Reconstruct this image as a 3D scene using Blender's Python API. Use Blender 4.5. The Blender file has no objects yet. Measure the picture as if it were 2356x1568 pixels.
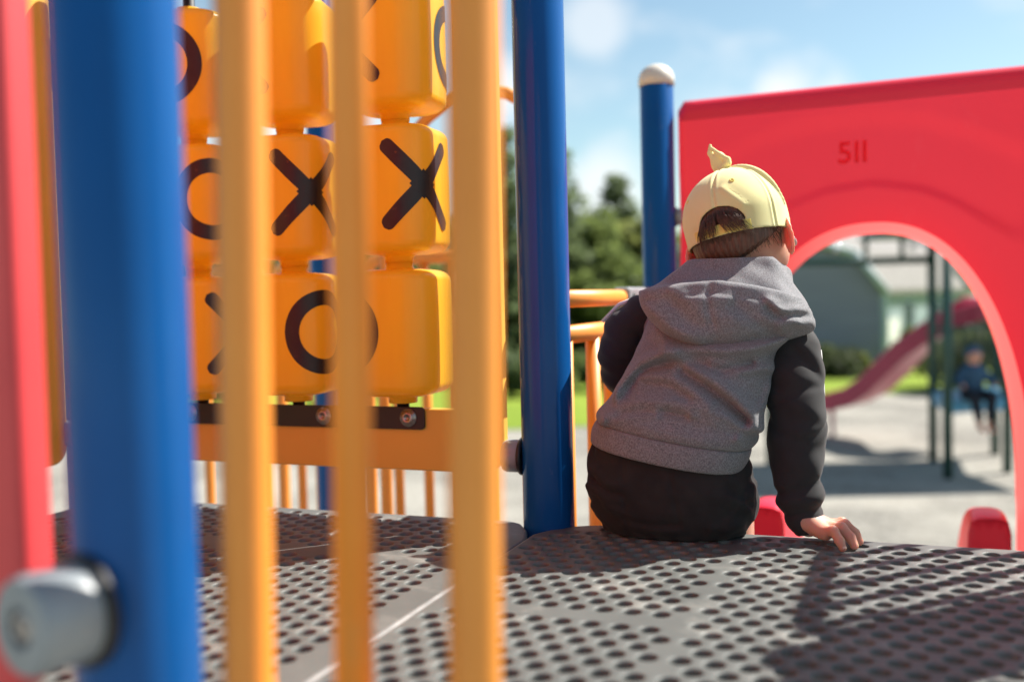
import bpy, math, random
import numpy as np
from mathutils import Vector, Matrix

random.seed(7)
rng = np.random.default_rng(11)
SC = bpy.context.scene
COL = SC.collection
rad = math.radians

# ------------------------------------------------------------------ camera, sky, sun, exposure
# axes: X along the far edge of the deck, Y away from the camera, Z up, z = 0 on the deck; metres
CAM = np.array([0.495, -1.309, 0.39])
CR = np.array([0.932, 0.362, -0.024]); CF = np.array([-0.363, 0.931, -0.041])
CR = CR / np.linalg.norm(CR); CF = CF - CR * (CF @ CR); CF /= np.linalg.norm(CF); CU = np.cross(CR, CF)
cam_data = bpy.data.cameras.new('camera')
cam = bpy.data.objects.new('camera', cam_data); COL.objects.link(cam)
cam.matrix_world = Matrix(((CR[0], CU[0], -CF[0], CAM[0]), (CR[1], CU[1], -CF[1], CAM[1]), (CR[2], CU[2], -CF[2], CAM[2]), (0, 0, 0, 1)))
cam_data.sensor_width = 36; cam_data.lens = 35.02
cam_data.clip_start = 0.02; cam_data.clip_end = 2000
cam_data.dof.use_dof = True
cam_data.dof.focus_distance = 1.60
cam_data.dof.aperture_fstop = 1.75
SC.camera = cam

SUN_AZ = rad(45)      # direction towards the sun, angle from +X
SUN_EL = rad(49)
SUN_STRENGTH = 5.0
SKY_STRENGTH = 0.075
EXPOSURE = 1.05

world = bpy.data.worlds.new('World'); SC.world = world; world.use_nodes = True
wt = world.node_tree; wt.nodes.clear()
def wn(t, **k):
    n = wt.nodes.new(t)
    for a, b in k.items(): setattr(n, a, b)
    return n
w_out = wn('ShaderNodeOutputWorld'); w_bg = wn('ShaderNodeBackground'); w_sky = wn('ShaderNodeTexSky')
w_sky.sky_type = 'NISHITA'; w_sky.sun_disc = False
w_sky.sun_elevation = SUN_EL; w_sky.sun_rotation = math.pi / 2 - SUN_AZ
w_sky.air_density = 1.0; w_sky.dust_density = 0.7; w_sky.ozone_density = 1.3; w_sky.altitude = 50
w_bg.inputs['Strength'].default_value = SKY_STRENGTH
w_tc = wn('ShaderNodeTexCoord')
w_map = wn('ShaderNodeMapping'); w_map.inputs['Scale'].default_value = (1, 1, 2.4)
w_no = wn('ShaderNodeTexNoise'); w_no.inputs['Scale'].default_value = 5.5; w_no.inputs['Detail'].default_value = 7; w_no.inputs['Roughness'].default_value = 0.58
wt.links.new(w_tc.outputs['Generated'], w_map.inputs[0]); wt.links.new(w_map.outputs[0], w_no.inputs[0])
w_no2 = wn('ShaderNodeTexNoise'); w_no2.inputs['Scale'].default_value = 9; w_no2.inputs['Detail'].default_value = 4
wt.links.new(w_tc.outputs['Generated'], w_no2.inputs[0])
def pixdir(dx, dy):
    px, py = dx * 1024 / 2356, dy * 1024 / 2356
    d = CR * (px - 512) / 996 - CU * (py - 340.5) / 996 + CF
    return d / np.linalg.norm(d)
# a few separate cumulus heaps, each round one direction of the sky, ragged by noise
blobs = [(pixdir(1790, 215), 0.050, 1.0), (pixdir(1900, 250), 0.040, 0.85), (pixdir(1365, 45), 0.040, 0.55), (pixdir(1180, 205), 0.055, 0.8),
         (pixdir(1385, 440), 0.050, 0.75), (pixdir(2010, 560), 0.10, 0.9), (pixdir(2400, 560), 0.12, 0.8), (pixdir(700, 300), 0.16, 0.8),
         (pixdir(-500, 250), 0.2, 0.8), (pixdir(3300, 380), 0.14, 0.8), (pixdir(2900, 100), 0.08, 0.7), (pixdir(300, -300), 0.16, 0.6)]
prev = None
for d, r, amt in blobs:
    dist = wn('ShaderNodeVectorMath', operation='DISTANCE'); dist.inputs[1].default_value = tuple(d)
    wt.links.new(w_tc.outputs['Generated'], dist.inputs[0])
    add = wn('ShaderNodeMath', operation='MULTIPLY_ADD'); add.inputs[1].default_value = r * 1.9; wt.links.new(w_no2.outputs['Fac'], add.inputs[0])
    wt.links.new(dist.outputs['Value'], add.inputs[2])
    mr = wn('ShaderNodeMapRange', interpolation_type='SMOOTHSTEP')
    mr.inputs['From Min'].default_value = r * 2.05; mr.inputs['From Max'].default_value = r * 1.15
    mr.inputs['To Min'].default_value = 0; mr.inputs['To Max'].default_value = amt
    wt.links.new(add.outputs[0], mr.inputs['Value'])
    if prev is None: prev = mr.outputs[0]
    else:
        mx = wn('ShaderNodeMath', operation='MAXIMUM'); wt.links.new(prev, mx.inputs[0]); wt.links.new(mr.outputs[0], mx.inputs[1]); prev = mx.outputs[0]
wisp = wn('ShaderNodeMapRange', interpolation_type='SMOOTHSTEP')
wisp.inputs['From Min'].default_value = 0.50; wisp.inputs['From Max'].default_value = 0.80; wisp.inputs['To Max'].default_value = 0.45
wt.links.new(w_no.outputs['Fac'], wisp.inputs['Value'])
mx = wn('ShaderNodeMath', operation='MAXIMUM'); wt.links.new(prev, mx.inputs[0]); wt.links.new(wisp.outputs[0], mx.inputs[1])
w_mix = wn('ShaderNodeMix', data_type='RGBA'); wt.links.new(mx.outputs[0], w_mix.inputs['Factor'])
w_tint = wn('ShaderNodeMix', data_type='RGBA', blend_type='MULTIPLY'); w_tint.inputs['Factor'].default_value = 1; w_tint.inputs['B'].default_value = (1.0, 1.06, 0.94, 1)
wt.links.new(w_sky.outputs[0], w_tint.inputs['A']); wt.links.new(w_tint.outputs['Result'], w_mix.inputs['A']); w_mix.inputs['B'].default_value = (6.9, 7.0, 7.1, 1)
wt.links.new(w_mix.outputs['Result'], w_bg.inputs['Color']); wt.links.new(w_bg.outputs[0], w_out.inputs[0])

sun_d = bpy.data.lights.new('sun', 'SUN'); sun_d.energy = SUN_STRENGTH; sun_d.angle = rad(0.55); sun_d.color = (1.0, 0.955, 0.88)
sun = bpy.data.objects.new('sun', sun_d); COL.objects.link(sun)
SUNV = Vector((math.cos(SUN_AZ) * math.cos(SUN_EL), math.sin(SUN_AZ) * math.cos(SUN_EL), math.sin(SUN_EL)))
sun.rotation_euler = SUNV.to_track_quat('Z', 'Y').to_euler(); sun.location = (3, 5, 8)

SC.view_settings.view_transform = 'Standard'; SC.view_settings.look = 'None'
SC.view_settings.exposure = EXPOSURE; SC.view_settings.gamma = 1
SC.render.engine = 'CYCLES'
SC.cycles.max_bounces = 8; SC.cycles.diffuse_bounces = 4; SC.cycles.glossy_bounces = 3; SC.cycles.transmission_bounces = 4
SC.cycles.sample_clamp_indirect = 6; SC.cycles.caustics_reflective = False; SC.cycles.caustics_refractive = False
SC.cycles.use_denoising = True

# ------------------------------------------------------------------ measuring helpers (image position on a real plane -> point in the place)
def _ray(dx, dy):
    px, py = dx * 1024 / 2356, dy * 1024 / 2356
    return CR * (px - 512) / 996 - CU * (py - 340.5) / 996 + CF
def onY(dx, dy, Y):
    d = _ray(dx, dy); return CAM + d * ((Y - CAM[1]) / d[1])
def onX(dx, dy, X):
    d = _ray(dx, dy); return CAM + d * ((X - CAM[0]) / d[0])
def onZ(dx, dy, Z=0.0):
    d = _ray(dx, dy); return CAM + d * ((Z - CAM[2]) / d[2])
def atD(dx, dy, D):
    return CAM + _ray(dx, dy) * D
GZ = -1.6
FH = np.array([-0.3633, 0.9317, 0.0]); RH = np.array([0.9317, 0.3633, 0.0])
def yard(lat, dep, z=GZ):
    p = CAM + RH * lat + FH * dep; return np.array([p[0], p[1], z])

# ------------------------------------------------------------------ materials
def mat(name, col, rough=0.5, spec=0.5, var=0.0, vscale=6.0, col2=None, bump=0.0, bscale=120.0, trans=0.0, sss=0.0, sss_r=(1, .35, .2), sss_scale=0.01, metal=0.0, coat=0.0, stretch=None, sheen=0.0, bdist=0.001, detail=5, contrast=0.0, tcol=None, wear=None):
    m = bpy.data.materials.new(name); m.use_nodes = True
    nt = m.node_tree; b = nt.nodes['Principled BSDF']; out = nt.nodes['Material Output']
    b.inputs['Roughness'].default_value = rough; b.inputs['Specular IOR Level'].default_value = spec
    b.inputs['Metallic'].default_value = metal; b.inputs['Coat Weight'].default_value = coat
    b.inputs['Coat Roughness'].default_value = 0.08
    if sheen: b.inputs['Sheen Weight'].default_value = sheen; b.inputs['Sheen Roughness'].default_value = 0.5
    b.inputs['Base Color'].default_value = (*col, 1)
    tc = nt.nodes.new('ShaderNodeTexCoord'); vec = tc.outputs['Object']
    if stretch:
        mp = nt.nodes.new('ShaderNodeMapping'); mp.inputs['Scale'].default_value = stretch; nt.links.new(vec, mp.inputs[0]); vec = mp.outputs[0]
    src = None
    if var > 0 or col2 is not None:
        n = nt.nodes.new('ShaderNodeTexNoise'); n.inputs['Scale'].default_value = vscale; n.inputs['Detail'].default_value = detail; nt.links.new(vec, n.inputs['Vector'])
        c2 = col2 if col2 is not None else tuple(c * (1 - var) for c in col)
        mx = nt.nodes.new('ShaderNodeMix'); mx.data_type = 'RGBA'
        mr = nt.nodes.new('ShaderNodeMapRange'); lo = 0.32 + contrast * 0.1; mr.inputs['From Min'].default_value = lo; mr.inputs['From Max'].default_value = 1 - lo
        nt.links.new(n.outputs['Fac'], mr.inputs['Value']); nt.links.new(mr.outputs[0], mx.inputs['Factor'])
        mx.inputs['A'].default_value = (*col, 1); mx.inputs['B'].default_value = (*c2, 1)
        nt.links.new(mx.outputs['Result'], b.inputs['Base Color']); src = mx.outputs['Result']
        rr = nt.nodes.new('ShaderNodeMapRange'); rr.inputs['To Min'].default_value = rough * 0.85; rr.inputs['To Max'].default_value = min(1, rough * 1.2)
        nt.links.new(n.outputs['Fac'], rr.inputs['Value']); nt.links.new(rr.outputs[0], b.inputs['Roughness'])
    if wear:      # scuffs, stains and dust: (colour, scale, threshold, strength, stretch)
        wc, wsc, wth, wst, wstr = wear
        mpw = nt.nodes.new('ShaderNodeMapping'); mpw.inputs['Scale'].default_value = wstr; mpw.inputs['Location'].default_value = (3.1, 1.7, 0.4); nt.links.new(tc.outputs['Object'], mpw.inputs[0])
        nw = nt.nodes.new('ShaderNodeTexNoise'); nw.inputs['Scale'].default_value = wsc; nw.inputs['Detail'].default_value = 8; nw.inputs['Roughness'].default_value = 0.68; nt.links.new(mpw.outputs[0], nw.inputs['Vector'])
        rw = nt.nodes.new('ShaderNodeMapRange'); rw.inputs['From Min'].default_value = wth; rw.inputs['From Max'].default_value = wth + 0.13; rw.inputs['To Max'].default_value = wst; nt.links.new(nw.outputs['Fac'], rw.inputs['Value'])
        mw = nt.nodes.new('ShaderNodeMix'); mw.data_type = 'RGBA'; nt.links.new(rw.outputs[0], mw.inputs['Factor']); mw.inputs['B'].default_value = (*wc, 1)
        if src is not None: nt.links.new(src, mw.inputs['A'])
        else: mw.inputs['A'].default_value = (*col, 1)
        nt.links.new(mw.outputs['Result'], b.inputs['Base Color'])
    if bump > 0:
        n2 = nt.nodes.new('ShaderNodeTexNoise'); n2.inputs['Scale'].default_value = bscale; n2.inputs['Detail'].default_value = 3; nt.links.new(vec, n2.inputs['Vector'])
        bp = nt.nodes.new('ShaderNodeBump'); bp.inputs['Strength'].default_value = bump; bp.inputs['Distance'].default_value = bdist
        nt.links.new(n2.outputs['Fac'], bp.inputs['Height']); nt.links.new(bp.outputs[0], b.inputs['Normal'])
    if sss > 0:
        b.inputs['Subsurface Weight'].default_value = sss; b.inputs['Subsurface Radius'].default_value = sss_r; b.inputs['Subsurface Scale'].default_value = sss_scale
    if trans > 0:
        t = nt.nodes.new('ShaderNodeBsdfTranslucent'); mxs = nt.nodes.new('ShaderNodeMixShader'); mxs.inputs[0].default_value = trans
        t.inputs['Color'].default_value = (*(tcol or col), 1)
        nt.links.new(b.outputs[0], mxs.inputs[1]); nt.links.new(t.outputs[0], mxs.inputs[2]); nt.links.new(mxs.outputs[0], out.inputs['Surface'])
    return m
M = {}
M['orange'] = mat('orange_plastic', (0.80, 0.50, 0.085), 0.36, 0.4, col2=(0.74, 0.46, 0.08), vscale=5, bump=0.10, bscale=60, trans=0.05, wear=((0.50, 0.30, 0.07), 10, 0.62, 0.4, (1, 1, 1)))
M['orange_cyl'] = mat('orange_moulded_plastic', (0.95, 0.60, 0.045), 0.28, 0.45, col2=(0.91, 0.55, 0.04), vscale=9, stretch=(6, 6, 0.5), bump=0.05, bscale=40, trans=0.38, tcol=(1.0, 0.64, 0.06), wear=((0.55, 0.30, 0.04), 14, 0.62, 0.45, (1.5, 1.5, 0.25)))
M['orange_tube'] = mat('orange_powder_coat', (0.87, 0.31, 0.036), 0.46, 0.7, col2=(0.83, 0.28, 0.030), vscale=12, bump=0.08, bscale=180, wear=((0.60, 0.33, 0.10), 22, 0.63, 0.5, (1, 1, 0.4)))
M['blue'] = mat('blue_powder_coat', (0.006, 0.088, 0.30), 0.17, 0.22, col2=(0.006, 0.077, 0.265), vscale=7, bump=0.05, bscale=90, wear=((0.16, 0.22, 0.36), 26, 0.64, 0.5, (1, 1, 0.35)))
M['red'] = mat('red_moulded_plastic', (0.80, 0.026, 0.065), 0.36, 0.4, col2=(0.76, 0.024, 0.058), vscale=3, bump=0.12, bscale=220, trans=0.17, tcol=(0.95, 0.05, 0.075), wear=((0.86, 0.16, 0.18), 7, 0.60, 0.30, (1, 1, 0.5)))
M['red_mark'] = mat('moulded_red_characters', (0.92, 0.03, 0.07), 0.4, 0.4, col2=(0.90, 0.028, 0.065), vscale=3, trans=0.72, tcol=(1.0, 0.24, 0.25))
M['red_lip'] = mat('thin_red_plastic', (0.84, 0.06, 0.08), 0.34, 0.5, col2=(0.80, 0.05, 0.07), vscale=3, bump=0.1, bscale=220, trans=0.46, tcol=(1.0, 0.15, 0.14))
M['red_near'] = mat('red_panel_plastic', (0.80, 0.065, 0.07), 0.45, 0.6, col2=(0.70, 0.05, 0.06), vscale=5, bump=0.1, bscale=150)
M['black'] = mat('black_plastic', (0.018, 0.017, 0.018), 0.42, 0.4, col2=(0.028, 0.026, 0.027), vscale=20, bump=0.1, bscale=200)
M['mark'] = mat('black_print', (0.020, 0.016, 0.016), 0.40, 0.4, col2=(0.030, 0.024, 0.022), vscale=40, wear=((0.30, 0.12, 0.02), 60, 0.66, 0.6, (1, 1, 1)))
M['clamp'] = mat('grey_cast_aluminium', (0.30, 0.33, 0.35), 0.38, 0.7, col2=(0.22, 0.25, 0.27), vscale=30, bump=0.2, bscale=140)
M['steel'] = mat('worn_steel', (0.45, 0.43, 0.42), 0.35, 0.5, col2=(0.3, 0.24, 0.2), vscale=80, metal=0.8)
M['cap_cream'] = mat('cream_plastic', (0.72, 0.68, 0.60), 0.4, 0.5, col2=(0.64, 0.6, 0.52), vscale=20)
M['deck'] = mat('grey_coated_deck', (0.124, 0.130, 0.122), 0.52, 0.45, col2=(0.085, 0.090, 0.085), vscale=7, bump=0.25, bscale=420, bdist=0.0006, wear=((0.30, 0.29, 0.26), 5.0, 0.55, 0.55, (1, 1.6, 1)))
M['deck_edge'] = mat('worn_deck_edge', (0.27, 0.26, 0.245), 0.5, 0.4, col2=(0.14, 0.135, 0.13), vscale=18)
M['skin'] = mat('skin', (0.66, 0.36, 0.26), 0.5, 0.4, col2=(0.60, 0.29, 0.21), vscale=45, bump=0.08, bscale=300, sss=0.8, sss_r=(1, 0.32, 0.14), sss_scale=0.014)
M['hair'] = mat('brown_hair', (0.13, 0.066, 0.040), 0.45, 0.5, col2=(0.07, 0.035, 0.022), vscale=60, stretch=(6, 6, 0.6), bump=0.5, bscale=160, bdist=0.002)
M['cotton'] = mat('yellow_cotton', (0.86, 0.82, 0.42), 0.85, 0.2, col2=(0.83, 0.77, 0.36), vscale=14, bump=0.35, bscale=900, sheen=0.15, trans=0.07, bdist=0.0005)
M['strap'] = mat('yellow_strap', (0.84, 0.74, 0.22), 0.8, 0.2, col2=(0.80, 0.68, 0.18), vscale=60, bump=0.3, bscale=800)
M['white_cloth'] = mat('white_cloth', (0.72, 0.72, 0.70), 0.8, 0.2, var=0.1, vscale=40)
M['dark_cloth'] = mat('black_jersey', (0.021, 0.0208, 0.022), 0.82, 0.35, col2=(0.028, 0.0275, 0.029), vscale=60, bump=0.3, bscale=700, sheen=0.10, bdist=0.0006, wear=((0.10, 0.095, 0.09), 70, 0.71, 0.7, (1, 1, 1)))
M['short_cloth'] = mat('black_shorts_cloth', (0.022, 0.020, 0.021), 0.9, 0.2, col2=(0.032, 0.030, 0.030), vscale=35, bump=0.3, bscale=600, sheen=0.04, bdist=0.0006, wear=((0.12, 0.11, 0.10), 60, 0.70, 0.7, (1, 1, 1)))
M['heather'] = mat('heather_grey_jersey', (0.275, 0.275, 0.288), 0.92, 0.15, col2=(0.135, 0.134, 0.143), vscale=620, detail=2, contrast=0.2, stretch=(1, 1, 0.55), bump=0.4, bscale=700, sheen=0.2, bdist=0.0007)
M['green'] = mat('dark_green_steel', (0.012, 0.055, 0.040), 0.35, 0.5, col2=(0.016, 0.065, 0.05), vscale=10)
M['magenta'] = mat('magenta_plastic', (0.42, 0.032, 0.085), 0.3, 0.5, col2=(0.37, 0.028, 0.075), vscale=4)
M['platform'] = mat('blue_platform_coat', (0.12, 0.42, 0.65), 0.4, 0.5, col2=(0.09, 0.34, 0.56), vscale=6)
M['siding'] = mat('slate_blue_siding', (0.27, 0.28, 0.36), 0.75, 0.3, col2=(0.24, 0.245, 0.32), vscale=1.5, stretch=(0.6, 0.6, 6))
M['white_siding'] = mat('white_siding', (0.78, 0.77, 0.73), 0.7, 0.3, col2=(0.70, 0.69, 0.66), vscale=1.5, stretch=(0.6, 0.6, 6))
M['roof'] = mat('grey_shingles', (0.30, 0.28, 0.26), 0.9, 0.2, col2=(0.19, 0.18, 0.17), vscale=9, bump=0.5, bscale=14, bdist=0.02)
M['glass'] = mat('dark_glass', (0.03, 0.04, 0.05), 0.08, 0.6, var=0.2)
M['trim'] = mat('pale_trim', (0.45, 0.55, 0.56), 0.6, 0.3, var=0.1)
M['bark'] = mat('bark', (0.11, 0.08, 0.06), 0.9, 0.2, col2=(0.06, 0.045, 0.035), vscale=9, stretch=(3, 3, 0.5), bump=0.6, bscale=30, bdist=0.02)
def leafmat(name, a, b):
    return mat(name, a, 0.6, 0.3, col2=b, vscale=1.3, trans=0.5, tcol=tuple(min(0.4, 1.6 * c) for c in a), contrast=0.6)
M['leaf_a'] = leafmat('broad_leaves', (0.16, 0.20, 0.06), (0.085, 0.115, 0.045))
M['leaf_b'] = leafmat('spruce_needles', (0.12, 0.155, 0.07), (0.065, 0.09, 0.048))
M['leaf_c'] = leafmat('pale_leaves', (0.18, 0.20, 0.06), (0.09, 0.115, 0.04))
M['leaf_d'] = leafmat('dark_shrub_leaves', (0.06, 0.075, 0.035), (0.03, 0.04, 0.022))
M['eave_wall'] = mat('shaded_white_siding', (0.33, 0.40, 0.42), 0.75, 0.3, col2=(0.28, 0.34, 0.36), vscale=1.5, stretch=(0.6, 0.6, 6))  # white wall with the shadow of the eave put into its colour
M['child_blue'] = mat('shaded_blue_cotton', (0.05, 0.11, 0.19), 0.85, 0.2, var=0.15, vscale=20)  # light blue top, darkened in the colour for the shade it sits in
M['child_dark'] = mat('dark_trousers', (0.02, 0.024, 0.035), 0.85, 0.2, var=0.15, vscale=20)
M['eye'] = mat('eye', (0.03, 0.02, 0.015), 0.1, 0.6, var=0.1)
M['shoe'] = mat('grey_shoe', (0.25, 0.25, 0.27), 0.6, 0.3, var=0.2, vscale=30)
# ground: bark mulch / sand with pebbly mottling
def ground_mat(name, a, b, c, s1, s2, bump):
    m = bpy.data.materials.new(name); m.use_nodes = True; nt = m.node_tree; bs = nt.nodes['Principled BSDF']; bs.inputs['Roughness'].default_value = 0.95; bs.inputs['Specular IOR Level'].default_value = 0.2
    tc = nt.nodes.new('ShaderNodeTexCoord')
    n1 = nt.nodes.new('ShaderNodeTexNoise'); n1.inputs['Scale'].default_value = s1; n1.inputs['Detail'].default_value = 6
    n2 = nt.nodes.new('ShaderNodeTexNoise'); n2.inputs['Scale'].default_value = s2; n2.inputs['Detail'].default_value = 5
    for n in (n1, n2): nt.links.new(tc.outputs['Object'], n.inputs['Vector'])
    m1 = nt.nodes.new('ShaderNodeMix'); m1.data_type = 'RGBA'; m1.inputs['A'].default_value = (*a, 1); m1.inputs['B'].default_value = (*b, 1)
    m2 = nt.nodes.new('ShaderNodeMix'); m2.data_type = 'RGBA'; m2.inputs['B'].default_value = (*c, 1)
    r1 = nt.nodes.new('ShaderNodeMapRange'); r1.inputs['From Min'].default_value = 0.38; r1.inputs['From Max'].default_value = 0.62
    r2 = nt.nodes.new('ShaderNodeMapRange'); r2.inputs['From Min'].default_value = 0.45; r2.inputs['From Max'].default_value = 0.75
    nt.links.new(n1.outputs['Fac'], r1.inputs['Value']); nt.links.new(n2.outputs['Fac'], r2.inputs['Value'])
    nt.links.new(r1.outputs[0], m1.inputs['Factor']); nt.links.new(r2.outputs[0], m2.inputs['Factor'])
    nt.links.new(m1.outputs['Result'], m2.inputs['A']); nt.links.new(m2.outputs['Result'], bs.inputs['Base Color'])
    bp = nt.nodes.new('ShaderNodeBump'); bp.inputs['Strength'].default_value = bump; bp.inputs['Distance'].default_value = 0.03
    nt.links.new(n2.outputs['Fac'], bp.inputs['Height']); nt.links.new(bp.outputs[0], bs.inputs['Normal'])
    return m
M['mulch'] = ground_mat('wood_chip_ground', (0.31, 0.29, 0.25), (0.165, 0.155, 0.135), (0.38, 0.36, 0.32), 0.9, 26, 0.8)
M['grass'] = ground_mat('mown_grass', (0.18, 0.25, 0.022), (0.25, 0.32, 0.035), (0.10, 0.17, 0.02), 0.4, 12, 0.8)

# ------------------------------------------------------------------ mesh helpers
class Geo:
    def __init__(s): s.v = []; s.f = []; s.n = 0
    def add(s, v, f):
        v = np.asarray(v, float); s.v.append(v)
        for q in f: s.f.append([int(i) + s.n for i in q])
        s.n += len(v); return s
    def mesh(s, name, smooth=True):
        me = bpy.data.meshes.new(name)
        me.from_pydata(np.concatenate(s.v).tolist() if s.v else [], [], s.f)
        if smooth: me.polygons.foreach_set('use_smooth', [True] * len(me.polygons))
        me.update(); return me
def link(name, me, m, parent=None, smooth_angle=None, bevel=0.0, segs=3):
    o = bpy.data.objects.new(name, me); COL.objects.link(o)
    if m is not None: me.materials.append(M[m] if isinstance(m, str) else m)
    if parent is not None: o.parent = parent
    if bevel > 0:
        b = o.modifiers.new('bevel', 'BEVEL'); b.width = bevel; b.segments = segs; b.limit_method = 'ANGLE'; b.angle_limit = rad(40); b.harden_normals = False
    return o
def obj(name, g, m, parent=None, smooth=True, **k): return link(name, g.mesh(name, smooth), m, parent, **k)
def tag(o, label=None, cat=None, group=None, kind=None):
    if label: o['label'] = label
    if cat: o['category'] = cat
    if group: o['group'] = group
    if kind: o['kind'] = kind
    return o
def empty(name, label, cat, group=None, loc=(0, 0, 0)):
    o = bpy.data.objects.new(name, None); COL.objects.link(o); o.empty_display_size = 0.1; o.location = loc
    return tag(o, label, cat, group)
def box(g, lo, hi):
    x0, y0, z0 = lo; x1, y1, z1 = hi
    g.add([(x0, y0, z0), (x1, y0, z0), (x1, y1, z0), (x0, y1, z0), (x0, y0, z1), (x1, y0, z1), (x1, y1, z1), (x0, y1, z1)],
          [(0, 3, 2, 1), (4, 5, 6, 7), (0, 1, 5, 4), (1, 2, 6, 5), (2, 3, 7, 6), (3, 0, 4, 7)]); return g
def tube(g, pts, r, n=16, caps=True, closed=False):
    P = np.asarray(pts, float); k = len(P); r = np.full(k, r) if np.isscalar(r) else np.asarray(r, float)
    T = np.gradient(P, axis=0) if not closed else (np.roll(P, -1, 0) - np.roll(P, 1, 0))
    T /= np.linalg.norm(T, axis=1)[:, None]
    a = np.array([0, 0, 1.0]) if abs(T[0][2]) < 0.9 else np.array([1.0, 0, 0])
    u = np.cross(T[0], a); u /= np.linalg.norm(u); V = []
    ang = np.linspace(0, 2 * np.pi, n, endpoint=False)
    for i in range(k):
        u = u - T[i] * (u @ T[i]); u /= np.linalg.norm(u); w = np.cross(T[i], u)
        V.append(P[i] + r[i] * (np.cos(ang)[:, None] * u + np.sin(ang)[:, None] * w))
    F = []
    for i in range(k if closed else k - 1):
        a0 = i * n; b0 = ((i + 1) % k) * n
        for j in range(n): F.append((a0 + j, a0 + (j + 1) % n, b0 + (j + 1) % n, b0 + j))
    if caps and not closed: F.append(tuple(range(n - 1, -1, -1))); F.append(tuple(range((k - 1) * n, k * n)))
    return g.add(np.concatenate(V), F)
def arcpath(corners, r, n=7):
    # polyline with rounded corners
    P = [np.asarray(c, float) for c in corners]; out = [P[0]]
    for i in range(1, len(P) - 1):
        a = P[i - 1] - P[i]; b = P[i + 1] - P[i]; la, lb = np.linalg.norm(a), np.linalg.norm(b); a /= la; b /= lb
        rr = min(r, la * 0.49, lb * 0.49); p0, p1 = P[i] + a * rr, P[i] + b * rr
        for t in np.linspace(0, 1, n): out.append((1 - t) ** 2 * p0 + 2 * t * (1 - t) * P[i] + t * t * p1)
    out.append(P[-1]); return np.array(out)
def lathe(g, prof, n=40, c=(0, 0, 0), axis=(0, 0, 1)):
    # prof: (radius, height) pairs along axis
    ax = np.asarray(axis, float); ax /= np.linalg.norm(ax); a = np.array([1.0, 0, 0]) if abs(ax[0]) < 0.9 else np.array([0, 1.0, 0])
    u = np.cross(ax, a); u /= np.linalg.norm(u); w = np.cross(ax, u); ang = np.linspace(0, 2 * np.pi, n, endpoint=False)
    V = [np.asarray(c) + ax * h + r * (np.cos(ang)[:, None] * u + np.sin(ang)[:, None] * w) for r, h in prof]; F = []
    for i in range(len(prof) - 1):
        for j in range(n): F.append((i * n + j, i * n + (j + 1) % n, (i + 1) * n + (j + 1) % n, (i + 1) * n + j))
    F.append(tuple(range(n - 1, -1, -1))); F.append(tuple(range((len(prof) - 1) * n, len(prof) * n)))
    return g.add(np.concatenate(V), F)
def strip_plate(g, outer, inner, y0, y1, closed=True):
    # plate between two matched outlines in XZ (lists of (x,z)), faces at y0 (front) and y1 (back)
    n = len(outer); V = [];
    for y in (y0, y1):
        for ring in (outer, inner): V += [(x, y, z) for x, z in ring]
    F = []; rng_ = range(n if closed else n - 1)
    for i in rng_:
        j = (i + 1) % n
        F.append((i, j, n + j, n + i)); F.append((2 * n + i, 3 * n + i, 3 * n + j, 2 * n + j))
        F.append((i, 2 * n + i, 2 * n + j, j)); F.append((n + i, n + j, 3 * n + j, 3 * n + i))
    return g.add(V, F)
def rrect(x0, z0, x1, z1, r, n=6):
    P = []
    for cx, cz, a0 in ((x1 - r, z1 - r, 0), (x0 + r, z1 - r, 90), (x0 + r, z0 + r, 180), (x1 - r, z0 + r, 270)):
        for t in np.linspace(0, 90, n): a = rad(a0 + t); P.append((cx + r * math.cos(a), cz + r * math.sin(a)))
    return P

# ------------------------------------------------------------------ implicit modelling (smooth blends -> one continuous surface)
def rcone(x, y, z, a, b, r1, r2):
    a = np.asarray(a, np.float32); b = np.asarray(b, np.float32); d = b - a; L = float(d @ d) + 1e-12
    t = np.clip(((x - a[0]) * d[0] + (y - a[1]) * d[1] + (z - a[2]) * d[2]) / L, 0, 1)
    return np.sqrt((x - a[0] - t * d[0]) ** 2 + (y - a[1] - t * d[1]) ** 2 + (z - a[2] - t * d[2]) ** 2) - (r1 + (r2 - r1) * t)
def chain(x, y, z, pts, rs, k=0.0):
    f = None
    for i in range(len(pts) - 1):
        d = rcone(x, y, z, pts[i], pts[i + 1], rs[i], rs[i + 1]); f = d if f is None else (smin(f, d, k) if k else np.minimum(f, d))
    return f
def ell(x, y, z, c, r, R=None):
    q = (x - c[0], y - c[1], z - c[2])
    if R is not None: q = tuple(q[0] * R[i][0] + q[1] * R[i][1] + q[2] * R[i][2] for i in range(3))
    k0 = np.sqrt((q[0] / r[0]) ** 2 + (q[1] / r[1]) ** 2 + (q[2] / r[2]) ** 2)
    k1 = np.sqrt((q[0] / r[0] ** 2) ** 2 + (q[1] / r[1] ** 2) ** 2 + (q[2] / r[2] ** 2) ** 2) + 1e-9
    return k0 * (k0 - 1) / k1
def smin(a, b, k):
    h = np.clip(0.5 + 0.5 * (b - a) / k, 0, 1); return b + (a - b) * h - k * h * (1 - h)
def smax(a, b, k): return -smin(-a, -b, k)
def lerpn(t, ts, vs): return np.interp(t, ts, vs).astype(np.float32)
def polydist(u, v, pts):
    # distance in a plane to a polyline
    best = None
    for (ax, ay), (bx, by) in zip(pts[:-1], pts[1:]):
        dx, dy = bx - ax, by - ay; L = dx * dx + dy * dy + 1e-12; t = np.clip(((u - ax) * dx + (v - ay) * dy) / L, 0, 1)
        d = (u - ax - t * dx) ** 2 + (v - ay - t * dy) ** 2; best = d if best is None else np.minimum(best, d)
    return np.sqrt(best)
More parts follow.
